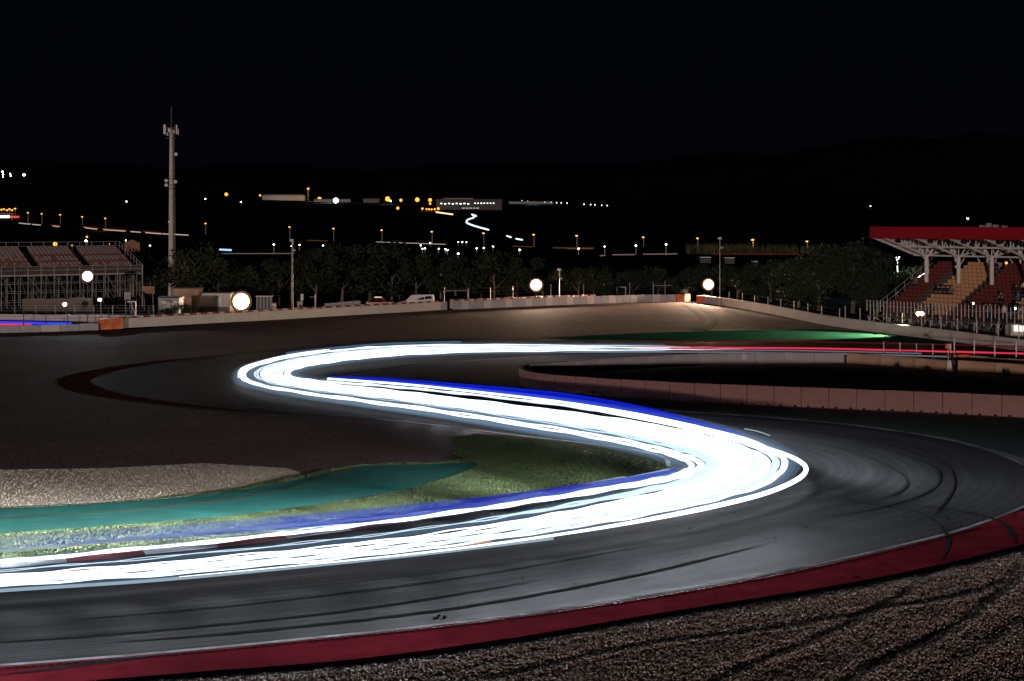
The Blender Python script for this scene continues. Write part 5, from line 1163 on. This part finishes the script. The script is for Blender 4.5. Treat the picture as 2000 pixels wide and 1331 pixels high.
def trunk_mesh(seed, bare=False):
    r = random.Random(seed); q = MB(); q.bar((0, 0, -.02), (.02, 0, .3), .028, 7, .02); q.bar((.02, 0, .3), (.0, .02, .62), .02, 6, .01)
    for _ in range(14 if bare else 6):
        z = r.uniform(.2, .55); a_ = r.random() * 6.28; l_ = r.uniform(.2, .42); e = (.01 + l_ * .7 * math.cos(a_), l_ * .7 * math.sin(a_), z + l_ * .8); q.bar((.01, 0, z), e, .010, 5, .004)
        if bare:
            for _ in range(5): q.bar(e, (e[0] + r.uniform(-.14, .14), e[1] + r.uniform(-.14, .14), e[2] + r.uniform(.05, .2)), .0045, 4, .002)
    return q.mesh('trunk', M['bark'])
TRK = [trunk_mesh(i) for i in range(3)]; BARE = trunk_mesh(9, True)
tn = [0]
def tree(kind, px, base, top_py, label, wide=1.0, group=None, cat='tree', bare=False, Y=None):
    b_ = G(px, base) if Y is None else Vector(((px - 1000) / FOC * Y, Y, 0.0)); b_.z = terr(b_.x, b_.y) if b_.y > 262 else 0
    h = max(1.0, P(px, top_py, b_.y).z - b_.z)
    t = thing({'pine': 'pine_tree', 'olive': 'bushy_tree', 'dark': 'dense_tree'}[kind], label, cat, tuple(b_), random.random() * 6.28, group)
    sc__ = h / 1.08; i = tn[0]; tn[0] += 1
    o = link('trunk', BARE if bare else TRK[i % 3], t); o.scale = (sc__ * min(1.3, wide), sc__ * min(1.3, wide), sc__)
    c_ = link('crown', CR[kind][i % len(CR[kind])], t); c_.scale = (sc__ * wide, sc__ * wide, sc__ * (1.0 if not bare else .98))
    return t
TREES = [('dark', 262, 588, 488, 'dark leafy tree right of the left grandstand end', 1.1), ('dark', 293, 590, 502, 'dark tree between the left grandstand and the phone mast', 1.0),
         ('olive', 372, 600, 474, 'thin olive tree with a forked pale trunk right of the phone mast', 1.1), ('olive', 425, 598, 492, 'olive tree behind the long pale shed', 1.1), ('olive', 462, 597, 505, 'small olive tree just left of the largest floodlight', 1.0),
         ('pine', 505, 596, 500, 'pine right of the largest floodlight', 1.0), ('pine', 545, 596, 498, 'pine left of the slim camera mast', 1.0),
         ('pine', 618, 594, 488, 'pine right of the slim camera mast', 1.05), ('pine', 668, 592, 466, 'tall pine behind the dark red car', 1.05), ('pine', 722, 591, 463, 'tallest pine above the dark red car', 1.1), ('pine', 765, 590, 486, 'pine between the red car and the white van', 1.0),
         ('pine', 812, 589, 480, 'pine directly behind the white van', 1.0), ('pine', 862, 588, 484, 'pine with a leaning trunk right of the white van', 1.05), ('pine', 915, 587, 492, 'pine left of the middle floodlight', 1.1), ('pine', 965, 587, 490, 'rounded pine close left of the middle floodlight', 1.1),
         ('pine', 1010, 586, 512, 'low pine behind the middle floodlight', 1.1), ('olive', 1130, 586, 512, 'pale bushy tree right of the short mast', 1.25), ('olive', 1160, 586, 520, 'pale bushy tree next to the bushiest one', 1.0), ('olive', 1188, 586, 528, 'small pale tree with pointed top left of the white frame', .8),
         ('dark', 1235, 584, 520, 'dark low tree behind the small white frame', 1.2), ('olive', 1285, 583, 520, 'dim tree behind the wide frame with sign', 1.2), ('dark', 1345, 582, 516, 'dark tree left of the right floodlight', 1.1),
         ('dark', 1440, 588, 514, 'dark tree just right of the thin tall mast', 1.4), ('dark', 1505, 590, 508, 'dark tree left of the huge round tree', 1.3)]
TREES += [('dark', 690, 578, 476, 'dark tree in the second row between the two tallest pines', 1.5), ('dark', 590, 580, 505, 'low dark tree in the second row right of the camera mast', 1.4), ('pine', 640, 584, 474, 'slender pine between the camera mast and the tall pines', .75), ('dark', 790, 576, 500, 'dark tree in the second row above the white van', 1.6), ('pine', 838, 584, 470, 'slender tall pine right above the white van', .7), ('dark', 890, 578, 506, 'wide dark tree in the second row left of the middle floodlight', 1.7), ('pine', 940, 583, 478, 'slim pine topping the row left of the middle floodlight', .8), ('dark', 330, 588, 520, 'low dark tree hiding the foot of the phone mast', 1.3), ('dark', 395, 586, 500, 'dark tree in the second row behind the long pale shed', 1.4), ('dark', 1060, 578, 522, 'low dark tree behind the middle floodlight on its right', 1.6), ('dark', 1390, 578, 526, 'low dark tree right behind the right floodlight', 1.5)]
for k_, px, base, top, lab, wd in TREES: tree(k_, px, base, top, lab, wd, 'trees behind the outer wall', bare=(px in (372,)))
tree('dark', 1600, 607, 478, 'left half of the huge dark round tree clump by the right grandstand', 1.05, 'trees behind the outer wall')
tree('dark', 1665, 612, 465, 'huge dark round tree beside the roofed grandstand', 1.2, 'trees behind the outer wall')
tree('dark', 1560, 602, 505, 'smaller dark tree at the foot of the huge round one', 1.1, 'trees behind the outer wall')
tree('dark', 1710, 622, 520, 'dark tree tucked under the grandstand roof tip', 1.0, 'trees behind the outer wall')
tree('olive', 100, 596, 520, 'lit green tree behind the scaffold of the left grandstand', 1.0, 'trees behind the outer wall'); tree('olive', 75, 598, 530, 'second lit green tree behind the scaffold', .9, 'trees behind the outer wall')
def shrub(label, px, base, top, wd): return tree('dark', px, base, top, label, wd, 'shrubs by the container', 'shrub')
shrub('dark shrub before the left side of the container', 328, 633, 598, 1.1); shrub('dark shrub at the right side of the container', 361, 630, 592, .95)
for i, (px, top, wd) in enumerate(((1180, 555, 1.2), (1330, 556, 1.3), (1480, 560, 1.4), (780, 556, 1.4), (690, 562, 1.3), (600, 566, 1.2))):
    tree('dark', px, 589, top, ['low dark bush below the small pale tree', 'low dark bush left of the right floodlight', 'low dark bush along the right debris fence', 'low dark bush behind the gap of the two cars', 'low dark bush behind the red car', 'low dark bush right of the camera mast'][i], wd, 'low bushes behind the outer wall', 'bush')

# ------------------------------------------------------------------ far land: lamps, road lights, buildings
pole_me = MB().bar((0, 0, 0), (0, 0, 1), .16, 6, .1).mesh('pole', M['white_steel'])
def street_lamp(label, px, top, base, mat, r, group, D=None, arm=True):
    b_ = T(px, base); h = max(2.5, P(px, top, b_.y).z - b_.z); t = thing('street_lamp', label, 'street lamp', tuple(b_), 0, group)
    o = link('pole', pole_me, t); o.scale = (1, 1, h)
    q = MB(); q.ball((-.3 if arm else 0, -.1, h), r, 8, 6, (1.2, .9, .7)); q.obj('lamp_head', mat, t)
    if arm: part_bar('arm', M['white_steel'], t, (0, 0, h), (-.6, 0, h + .3), .08)
    return t
HW = [(55, 416, 437), (82, 418, 438), (118, 420, 438), (161, 424, 440), (206, 427, 446), (331, 434, 452), (402, 437, 459), (566, 444, 467), (652, 447, 472), (746, 450, 476), (844, 453, 478), (945, 456, 479), (1043, 459, 483), (1127, 461, 485), (1257, 464, 482), (1363, 466, 481), (1471, 469, 494), (1577, 472, 486)]
for i, (px, a_, b_) in enumerate(HW):
    street_lamp(f'yellow street lamp along the far highway, {nth(i)} from the left', px, a_, b_, E_SODIUM, .75 if px > 300 else .8, 'yellow highway lamps')
for i, (px, a_) in enumerate([(3, 410), (8, 409), (14, 411), (19, 409), (24, 411), (30, 408)]):
    street_lamp(f'yellow lamp of the toll plaza at the left edge, {nth(i)} from the left', px, a_, 424, E_SODIUM, 1.1, 'toll plaza lamps')
WL_ = [(535, 478, 495), (570, 481, 492), (585, 479, 490), (631, 480, 488), (822, 480, 487), (840, 476, 482), (895, 475, 480), (903, 474, 480), (911, 475, 480), (825, 489, 495), (830, 489, 494), (857, 489, 495), (870, 490, 496), (874, 493, 498), (931, 489, 494), (945, 487, 493), (963, 484, 490), (1015, 491, 497), (1181, 482, 496), (1242, 480, 497), (1301, 478, 499), (1130, 486, 498), (1690, 484, 492), (246, 470, 480), (293, 480, 490), (170, 472, 480), (275, 483, 488), (895, 502, 506)]
for i, (px, a_, b_) in enumerate(sorted(WL_)):
    street_lamp(f'small white lamp in the dark valley, {nth(i)} from the left', px, a_, b_, E_FARWHITE if i % 3 else emit('warm_far_lamp', (1, .8, .45), 9), .42, 'small valley lamps', arm=False)
# glowing traffic on the highway
def far_trail(pix, z, r, mat, lab, grp='traffic trails on the far highway'):
    pts = [T(x, y) + Vector((0, -1.0, z)) for x, y in pix]; return tag(tube('light_trail', spline([tuple(p) for p in pts], 6), r, r, mat, n=6), lab, 'light trail', grp)
TW = emit('far_white_traffic', (1, .82, .66), .55); TRD = emit('far_red_traffic', (1, .06, .03), .16); TO = emit('far_orange_traffic', (1, .42, .12), .12); TB = emit('far_cool_traffic', (.75, .92, 1), 1.6)
segs = [(38, 60, 437, 439), (64, 80, 440, 441), (104, 116, 443, 444), (166, 190, 446, 449), (203, 245, 450, 453), (256, 275, 454, 455), (285, 315, 456, 458), (318, 368, 458, 461)]
for i, (x0, x1, y0, y1) in enumerate(segs):
    far_trail([(x0, y0 + 1), ((x0 + x1) / 2, (y0 + y1) / 2 + 1), (x1, y1 + 1)], .8, .42, TW, f'white traffic streak on the left highway slope, {nth(i)} from the left')
    if i in (2, 3, 4, 6): far_trail([(x0 - 4, y0 - 1), (x1 + 3, y1 - .6)], .9, .42, TRD, f'red traffic streak above the white ones, {nth(i - 2 if i < 6 else 3)} from the left')
for i, (x0, x1, y0, y1) in enumerate([(600, 640, 471, 472.5), (735, 870, 474.5, 479), (1000, 1040, 483, 484), (1080, 1160, 486, 486.5), (1108, 1158, 487.5, 487.5), (1370, 1425, 493, 494)]):
    far_trail([(x0, y0), ((x0 + x1) / 2, (y0 + y1) / 2), (x1, y1)], .5, .22 if i < 3 else .3, TO if i != 1 else TW, f'dim traffic streak on the far highway, {nth(i)} from the left')
for i, (x0, x1, y0, y1) in enumerate([(1172, 1182, 502, 501), (1196, 1240, 500, 499.5), (1256, 1322, 499, 498), (1390, 1560, 498, 499)]):
    far_trail([(x0, y0), (x1, y1)], .5, .3 if i < 3 else .18, emit('near_road_lights', (1, .72, .62), .16) if i < 3 else TRD, f'pinkish light streak on the nearer road, {nth(i)} from the left', 'streaks on the nearer road')
far_trail([(433, 497), (500, 497), (575, 497)], .4, .3, emit('road_glow', (1, .75, .6), .12), 'pale lit roadside line behind the left pines', 'streaks on the nearer road')
far_trail([(924, 424), (926, 427), (915, 431), (911, 436), (920, 441), (935, 446), (954, 451)], .8, .75, TB, 'winding white headlight trail coming down the far hill', 'trails on the far hill road')
far_trail([(990, 463), (998, 466)], .8, .6, TB, 'short white streak low on the far hill', 'trails on the far hill road'); far_trail([(1008, 469), (1020, 471)], .8, .6, TB, 'shorter white streak near the valley floor', 'trails on the far hill road')
far_trail([(852, 416), (862, 418), (884, 421)], .8, .8, emit('hill_orange_trail', (1, .75, .4), 1.6), 'orange white trail below the bright hill building', 'trails on the far hill road')
far_trail([(922, 421), (930, 424)], .8, .9, TB, 'small white streak at the top of the hill road', 'trails on the far hill road')
far_trail([(430, 492), (452, 493)], 1.2, .6, emit('blue_sign_light', (.4, .7, 1.0), 1.2), 'blue white lit sign behind the pines at left', 'streaks on the nearer road')
tp_ = thing('toll_plaza', 'glaring toll plaza canopy at the far left edge', 'building', tuple(T(8, 430))); part_box('canopy', M['farwall'], tp_, (0, 0, 6), (22, 8, 1)); part_box('light_strip', emit('toll_light', (1, .95, .95), 5), tp_, (0, -4.2, 3.2), (14, .3, 2.2)); part_box('red_strip', emit('toll_red', (1, .08, .03), 1.0), tp_, (12, -4.2, 3), (10, .3, 2)); part_bar('pillar', M['farwall'], tp_, (-8, 0, 0), (-8, 0, 6), .4); part_bar('pillar', M['farwall'], tp_, (8, 0, 0), (8, 0, 6), .4)

# hilltop buildings, lit
def far_building(label, px0, px1, base, top, depth, windows=(), wallm=None, roofm=None, gable=False):
    a_, b_ = T(px0, base), T(px1, base); Y = (a_.y + b_.y) / 2; W_ = (px1 - px0) / FOC * Y; H_ = (base - top) / FOC * Y; c_ = T((px0 + px1) / 2, base)
    t = thing('far_building', label, 'building', tuple(c_)); part_box('wall', wallm or M['farwall'], t, (0, depth / 2, H_ * .4), (W_, depth, H_ * .8 + 2))
    q = MB(); q.prism([(-W_ / 2 - 1, H_ * .8 + .9), (W_ / 2 + 1, H_ * .8 + .9), (W_ / 2 - (W_ * .08 if gable else 0), H_ + 1), (-W_ / 2 + (W_ * .08 if gable else 0), H_ + 1)], -.6, depth + .6); q.obj('roof', roofm or M['farroof'], t)
    for x, z, wx, wz, m_ in windows:
        part_box('window', m_, t, ((x - (px0 + px1) / 2) / FOC * Y, -.15, (base - z) / FOC * Y), (wx / FOC * Y, .3, wz / FOC * Y))
    return t, Y
def area_glow(px, py, power, col, dy=-25, size=2.0):
    b_ = T(px, py + 6); d_ = bpy.data.lights.new('hill_lamp_light', 'POINT'); d_.energy = power; d_.color = col; d_.shadow_soft_size = size
    o = bpy.data.objects.new('hill_lamp_light', d_); COL.objects.link(o); o.location = (b_.x, b_.y + dy, P(px, py, b_.y).z + 3)
WWIN = emit('lit_window', (.85, .92, 1.0), 5)
far_building('long low pale hall on the hill left of the tower', 512, 595, 392, 381, 30, gable=True)
far_building('long low hall right of the orange lit tower on the hill', 590, 708, 395, 386, 30)
far_building('low shed at the right end of the hill hall', 710, 740, 396, 390, 20, wallm=M['farroof'])
ww = [(862 + 7.5 * i, 398 + (i % 2) * .6, 3.2, 1.6, WWIN) for i in range(8)] + [(928 + 6 * i, 397.5, 2.4, 1.4, WWIN) for i in range(7)] + [(905 + 7 * i, 407, 5, 1.2, emit('low_window', (.8, .88, 1), .8)) for i in range(5)]
far_building('wide factory with rows of bright white windows on the hill', 852, 980, 410, 391, 40, ww, wallm=M['farroof'])
far_building('pale flat hall on top of the factory on the hill', 866, 924, 391, 388, 30)
far_building('low pale hall at the right end of the hill', 994, 1080, 399, 394.5, 30)
tw = thing('lit_tower', 'slim tower with an orange lamp on the hill', 'tower', tuple(T(602, 392))); hgt = P(602, 369, tw.location.y).z - tw.location.z
part_bar('shaft', M['farwall'], tw, (0, 0, 0), (0, 0, hgt), 1.6, 'cyl'); q = MB(); q.ball((0, -2, hgt), 2.3, 10, 8); q.obj('lamp_head', E_ORANGE, tw); part_bar('rod', M['steel'], tw, (3, 0, hgt - 4), (3, 0, hgt + 5), .3)
HL = [(442, 380, 'o', 1.9), (508, 382, 'o', 1.1), (624, 389, 'o', 2.2), (656, 392, 'w', 2.8), (757, 389, 'o', 2.7), (763, 393, 'w', .9), (783, 391.5, 'o', 1.6), (777, 407, 'o', 1.6), (815, 390.5, 'o', 2.4), (840, 391, 'o', 2.0), (840, 398, 'o', 1.2), (825, 408, 'o', 1.2), (833, 409, 'o', 1.0), (838, 409, 'o', 1.0), (843, 409.5, 'o', 1.0), (849, 409, 'o', 1.1), (856, 408, 'o', 1.5),
      (401, 389, 'w', .7), (471, 395, 'w', .6), (108, 477, 'o', 2.4), (141, 480, 'o', .8), (214, 477, 'o', .5), (170, 463, 'o', 1.1), (168, 471, 'w', 1.1), (247, 394, 'w', .6), (5, 336, 'w', .9), (6, 341, 'w', .8), (20, 340, 'w', .7), (21, 344, 'w', .7), (47, 342, 'w', 1.3), (6, 346, 'w', .6), (1700, 403, 'w', .5), (1788, 471, 'o', .7), (1890, 427, 'w', 1.0)]
for i, (px, py, c_, r_) in enumerate(sorted(HL)):
    b_ = T(px, py + (5 if py < 430 else 9)); h = P(px, py, b_.y).z - b_.z; r_ *= 1.25 * b_.y / 2000
    t = thing('hill_lamp', ('orange' if c_ == 'o' else 'white') + f' lamp on the far slopes, {nth(i)} of the far lamps from the left', 'lamp', tuple(b_), 0, 'lamps on the far slopes')
    part_bar('pole', M['steel'], t, (0, 0, 0), (0, 0, h), .15); q = MB(); q.ball((0, -.3, h), r_, 8, 6); q.obj('lamp_head', E_ORANGE if c_ == 'o' else E_COOL, t)
for i in range(16):
    px = 1020 + i * 11 + random.uniform(-2, 2); py = 392.5 + .055 * (px - 1020) + random.uniform(-.4, .4)
    if 1112 < px < 1135: continue
    b_ = T(px, py + 4); h = P(px, py, b_.y).z - b_.z; t = thing('hill_lamp', f'tiny white lamp in the row along the right of the hill, {nth(i)} from the left', 'lamp', tuple(b_), 0, 'row of tiny lamps on the hill')
    part_bar('pole', M['steel'], t, (0, 0, 0), (0, 0, h), .12); q = MB(); q.ball((0, -.3, h), .75, 6, 5); q.obj('lamp_head', emit('tiny_lamp', (.85, 1, .95), 3.0), t)
area_glow(545, 386, 12000, (1, .85, .7)); area_glow(612, 388, 60000, (1, .6, .2)); area_glow(650, 390, 70000, (1, .95, .9)); area_glow(760, 392, 25000, (1, .55, .12)); area_glow(840, 405, 12000, (1, .5, .1)); area_glow(890, 398, 2500, (.85, .92, 1)); area_glow(1040, 394, 70000, (.8, 1, .92))
# lit pavilion and lamps behind the right grandstand
pv = thing('pavilion', 'white tent pavilion lit from inside behind the right grandstand', 'tent', tuple(Vector((56.5, 186, .3)))); 
q = MB(); q.add([(-4.2, -3, 2.2), (6.8, -3, 2.2), (6.8, 3, 2.2), (-4.2, 3, 2.2), (-1.8, 0, 4.2), (4.8, 0, 4.2)], [(0, 1, 5, 4), (1, 2, 5), (2, 3, 4, 5), (3, 0, 4)]); q.obj('tent_roof', M['tent'], pv)
for x in (-4, -1, 2, 4.5, 6.6): part_bar('pole', M['white_steel'], pv, (x, -3, 0), (x, -3, 2.2), .06)
part_box('lit_counter', emit('tent_light', (1, .97, .85), 1.6), pv, (1.2, 2.5, 1.2), (9, .1, 1.2))
d_ = bpy.data.lights.new('tent_light', 'POINT'); d_.energy = 900; d_.color = (1, .96, .85); o = bpy.data.objects.new('tent_light', d_); COL.objects.link(o); o.location = (56, 181.5, 3.5)
sl_ = thing('street_lamp', 'bright greenish white lamp between the huge tree and the grandstand', 'street lamp', (51.5, 190, 0)); part_bar('pole', M['steel'], sl_, (0, 0, 0), (0, 0, 5.8), .07); q = MB(); q.ball((0, -.2, 5.85), .28, 8, 6); q.obj('lamp_head', E_COOL, sl_)
d_ = bpy.data.lights.new('lamp_light', 'POINT'); d_.energy = 2500; d_.color = (.8, 1, .85); o = bpy.data.objects.new('lamp_light', d_); COL.objects.link(o); o.location = (51.5, 188.5, 5.6); d_.shadow_soft_size = .3
tree('olive', 1772, 0, 512, 'green lit tree under the bright lamp behind the grandstand', 1.0, 'trees behind the outer wall', Y=196); tree('olive', 1800, 0, 514, 'second green lit tree left of the tent pavilion', 1.0, 'trees behind the outer wall', Y=198); tree('dark', 1765, 0, 527, 'dark bush below the green lit tree', 1.2, 'trees behind the outer wall', Y=184)
for i, (px, py) in enumerate(((1951, 516), (1965, 514), (1973, 520))):
    p = P(px, py, 230); t = thing('street_lamp', f'orange lamp seen under the grandstand roof, {nth(i)} from the left', 'street lamp', (p.x, p.y, 0), 0, 'orange lamps behind the grandstand'); part_bar('pole', M['steel'], t, (0, 0, 0), (0, 0, p.z), .06); q = MB(); q.ball((0, -.1, p.z), .22, 8, 6); q.obj('lamp_head', E_ORANGE, t)
lb = thing('lit_booth', 'small white lit booth at the right edge below the grandstand', 'booth', tuple(G(1992, 672) + Vector((1.2, 3, 0)))); part_box('body', M['white_steel'], lb, (0, 0, .8), (2.4, 1.6, 1.6)); part_box('window', emit('booth_window', (1, .95, .75), 1.4), lb, (0, -.83, 1.2), (1.9, .05, .55))
hb = thing('hedge_house', 'small brown house roof above the trees right of the left grandstand', 'house', tuple(T(258, 492))); part_box('wall', M['brick'], hb, (0, 3, 2), (9, 6, 6)); q = MB(); q.prism([(-5, 4.9), (5, 4.9), (0, 7)], -.5, 6.5); q.obj('roof', M['brick'], hb)
for i, (px, py, w_, h_) in enumerate(((1378, 511, 20, 7), (1425, 512, 18, 8), (1475, 522, 8, 4))):
    b_ = T(px, py + h_ / 2, 250); t = thing('far_building', f'dim grey roof in the dark valley right of the floodlight, {nth(i)} from the left', 'building', tuple(b_), 0, 'dim valley roofs'); part_box('wall', M['farroof'], t, (0, 2, 1.2), (w_ / FOC * b_.y, 5, 2.4)); part_box('roof', M['tent'], t, (0, 2, 2.6), (w_ / FOC * b_.y + .3, 5.3, .3))
# row of reeds lit by the highway lamps
rd = MB()
for i in range(900):
    px = random.choice((random.uniform(1340, 1480), random.uniform(1375, 1590))); b_ = T(px, random.uniform(490, 497)); h = random.uniform(2.5, 6); rd.add([(b_.x - .3, b_.y, b_.z), (b_.x + .3, b_.y, b_.z), (b_.x + random.uniform(-.6, .6), b_.y, b_.z + h)], [(0, 1, 2)])
tag(rd.obj('reeds', M['leaf_b']), 'tall reeds along the far highway', kind='stuff')
for i, (px, py, w_) in enumerate(((1400, 478, 900), (1471, 476, 1500), (1127, 470, 900), (206, 434, 2500), (1577, 478, 900))):
    b_ = T(px, py + 18); d_ = bpy.data.lights.new('highway_lamp_light', 'POINT'); d_.energy = w_ * 3; d_.color = (1, .5, .08); o = bpy.data.objects.new('highway_lamp_light', d_); COL.objects.link(o); o.location = (b_.x, b_.y - 6, b_.z + 8); d_.shadow_soft_size = .5
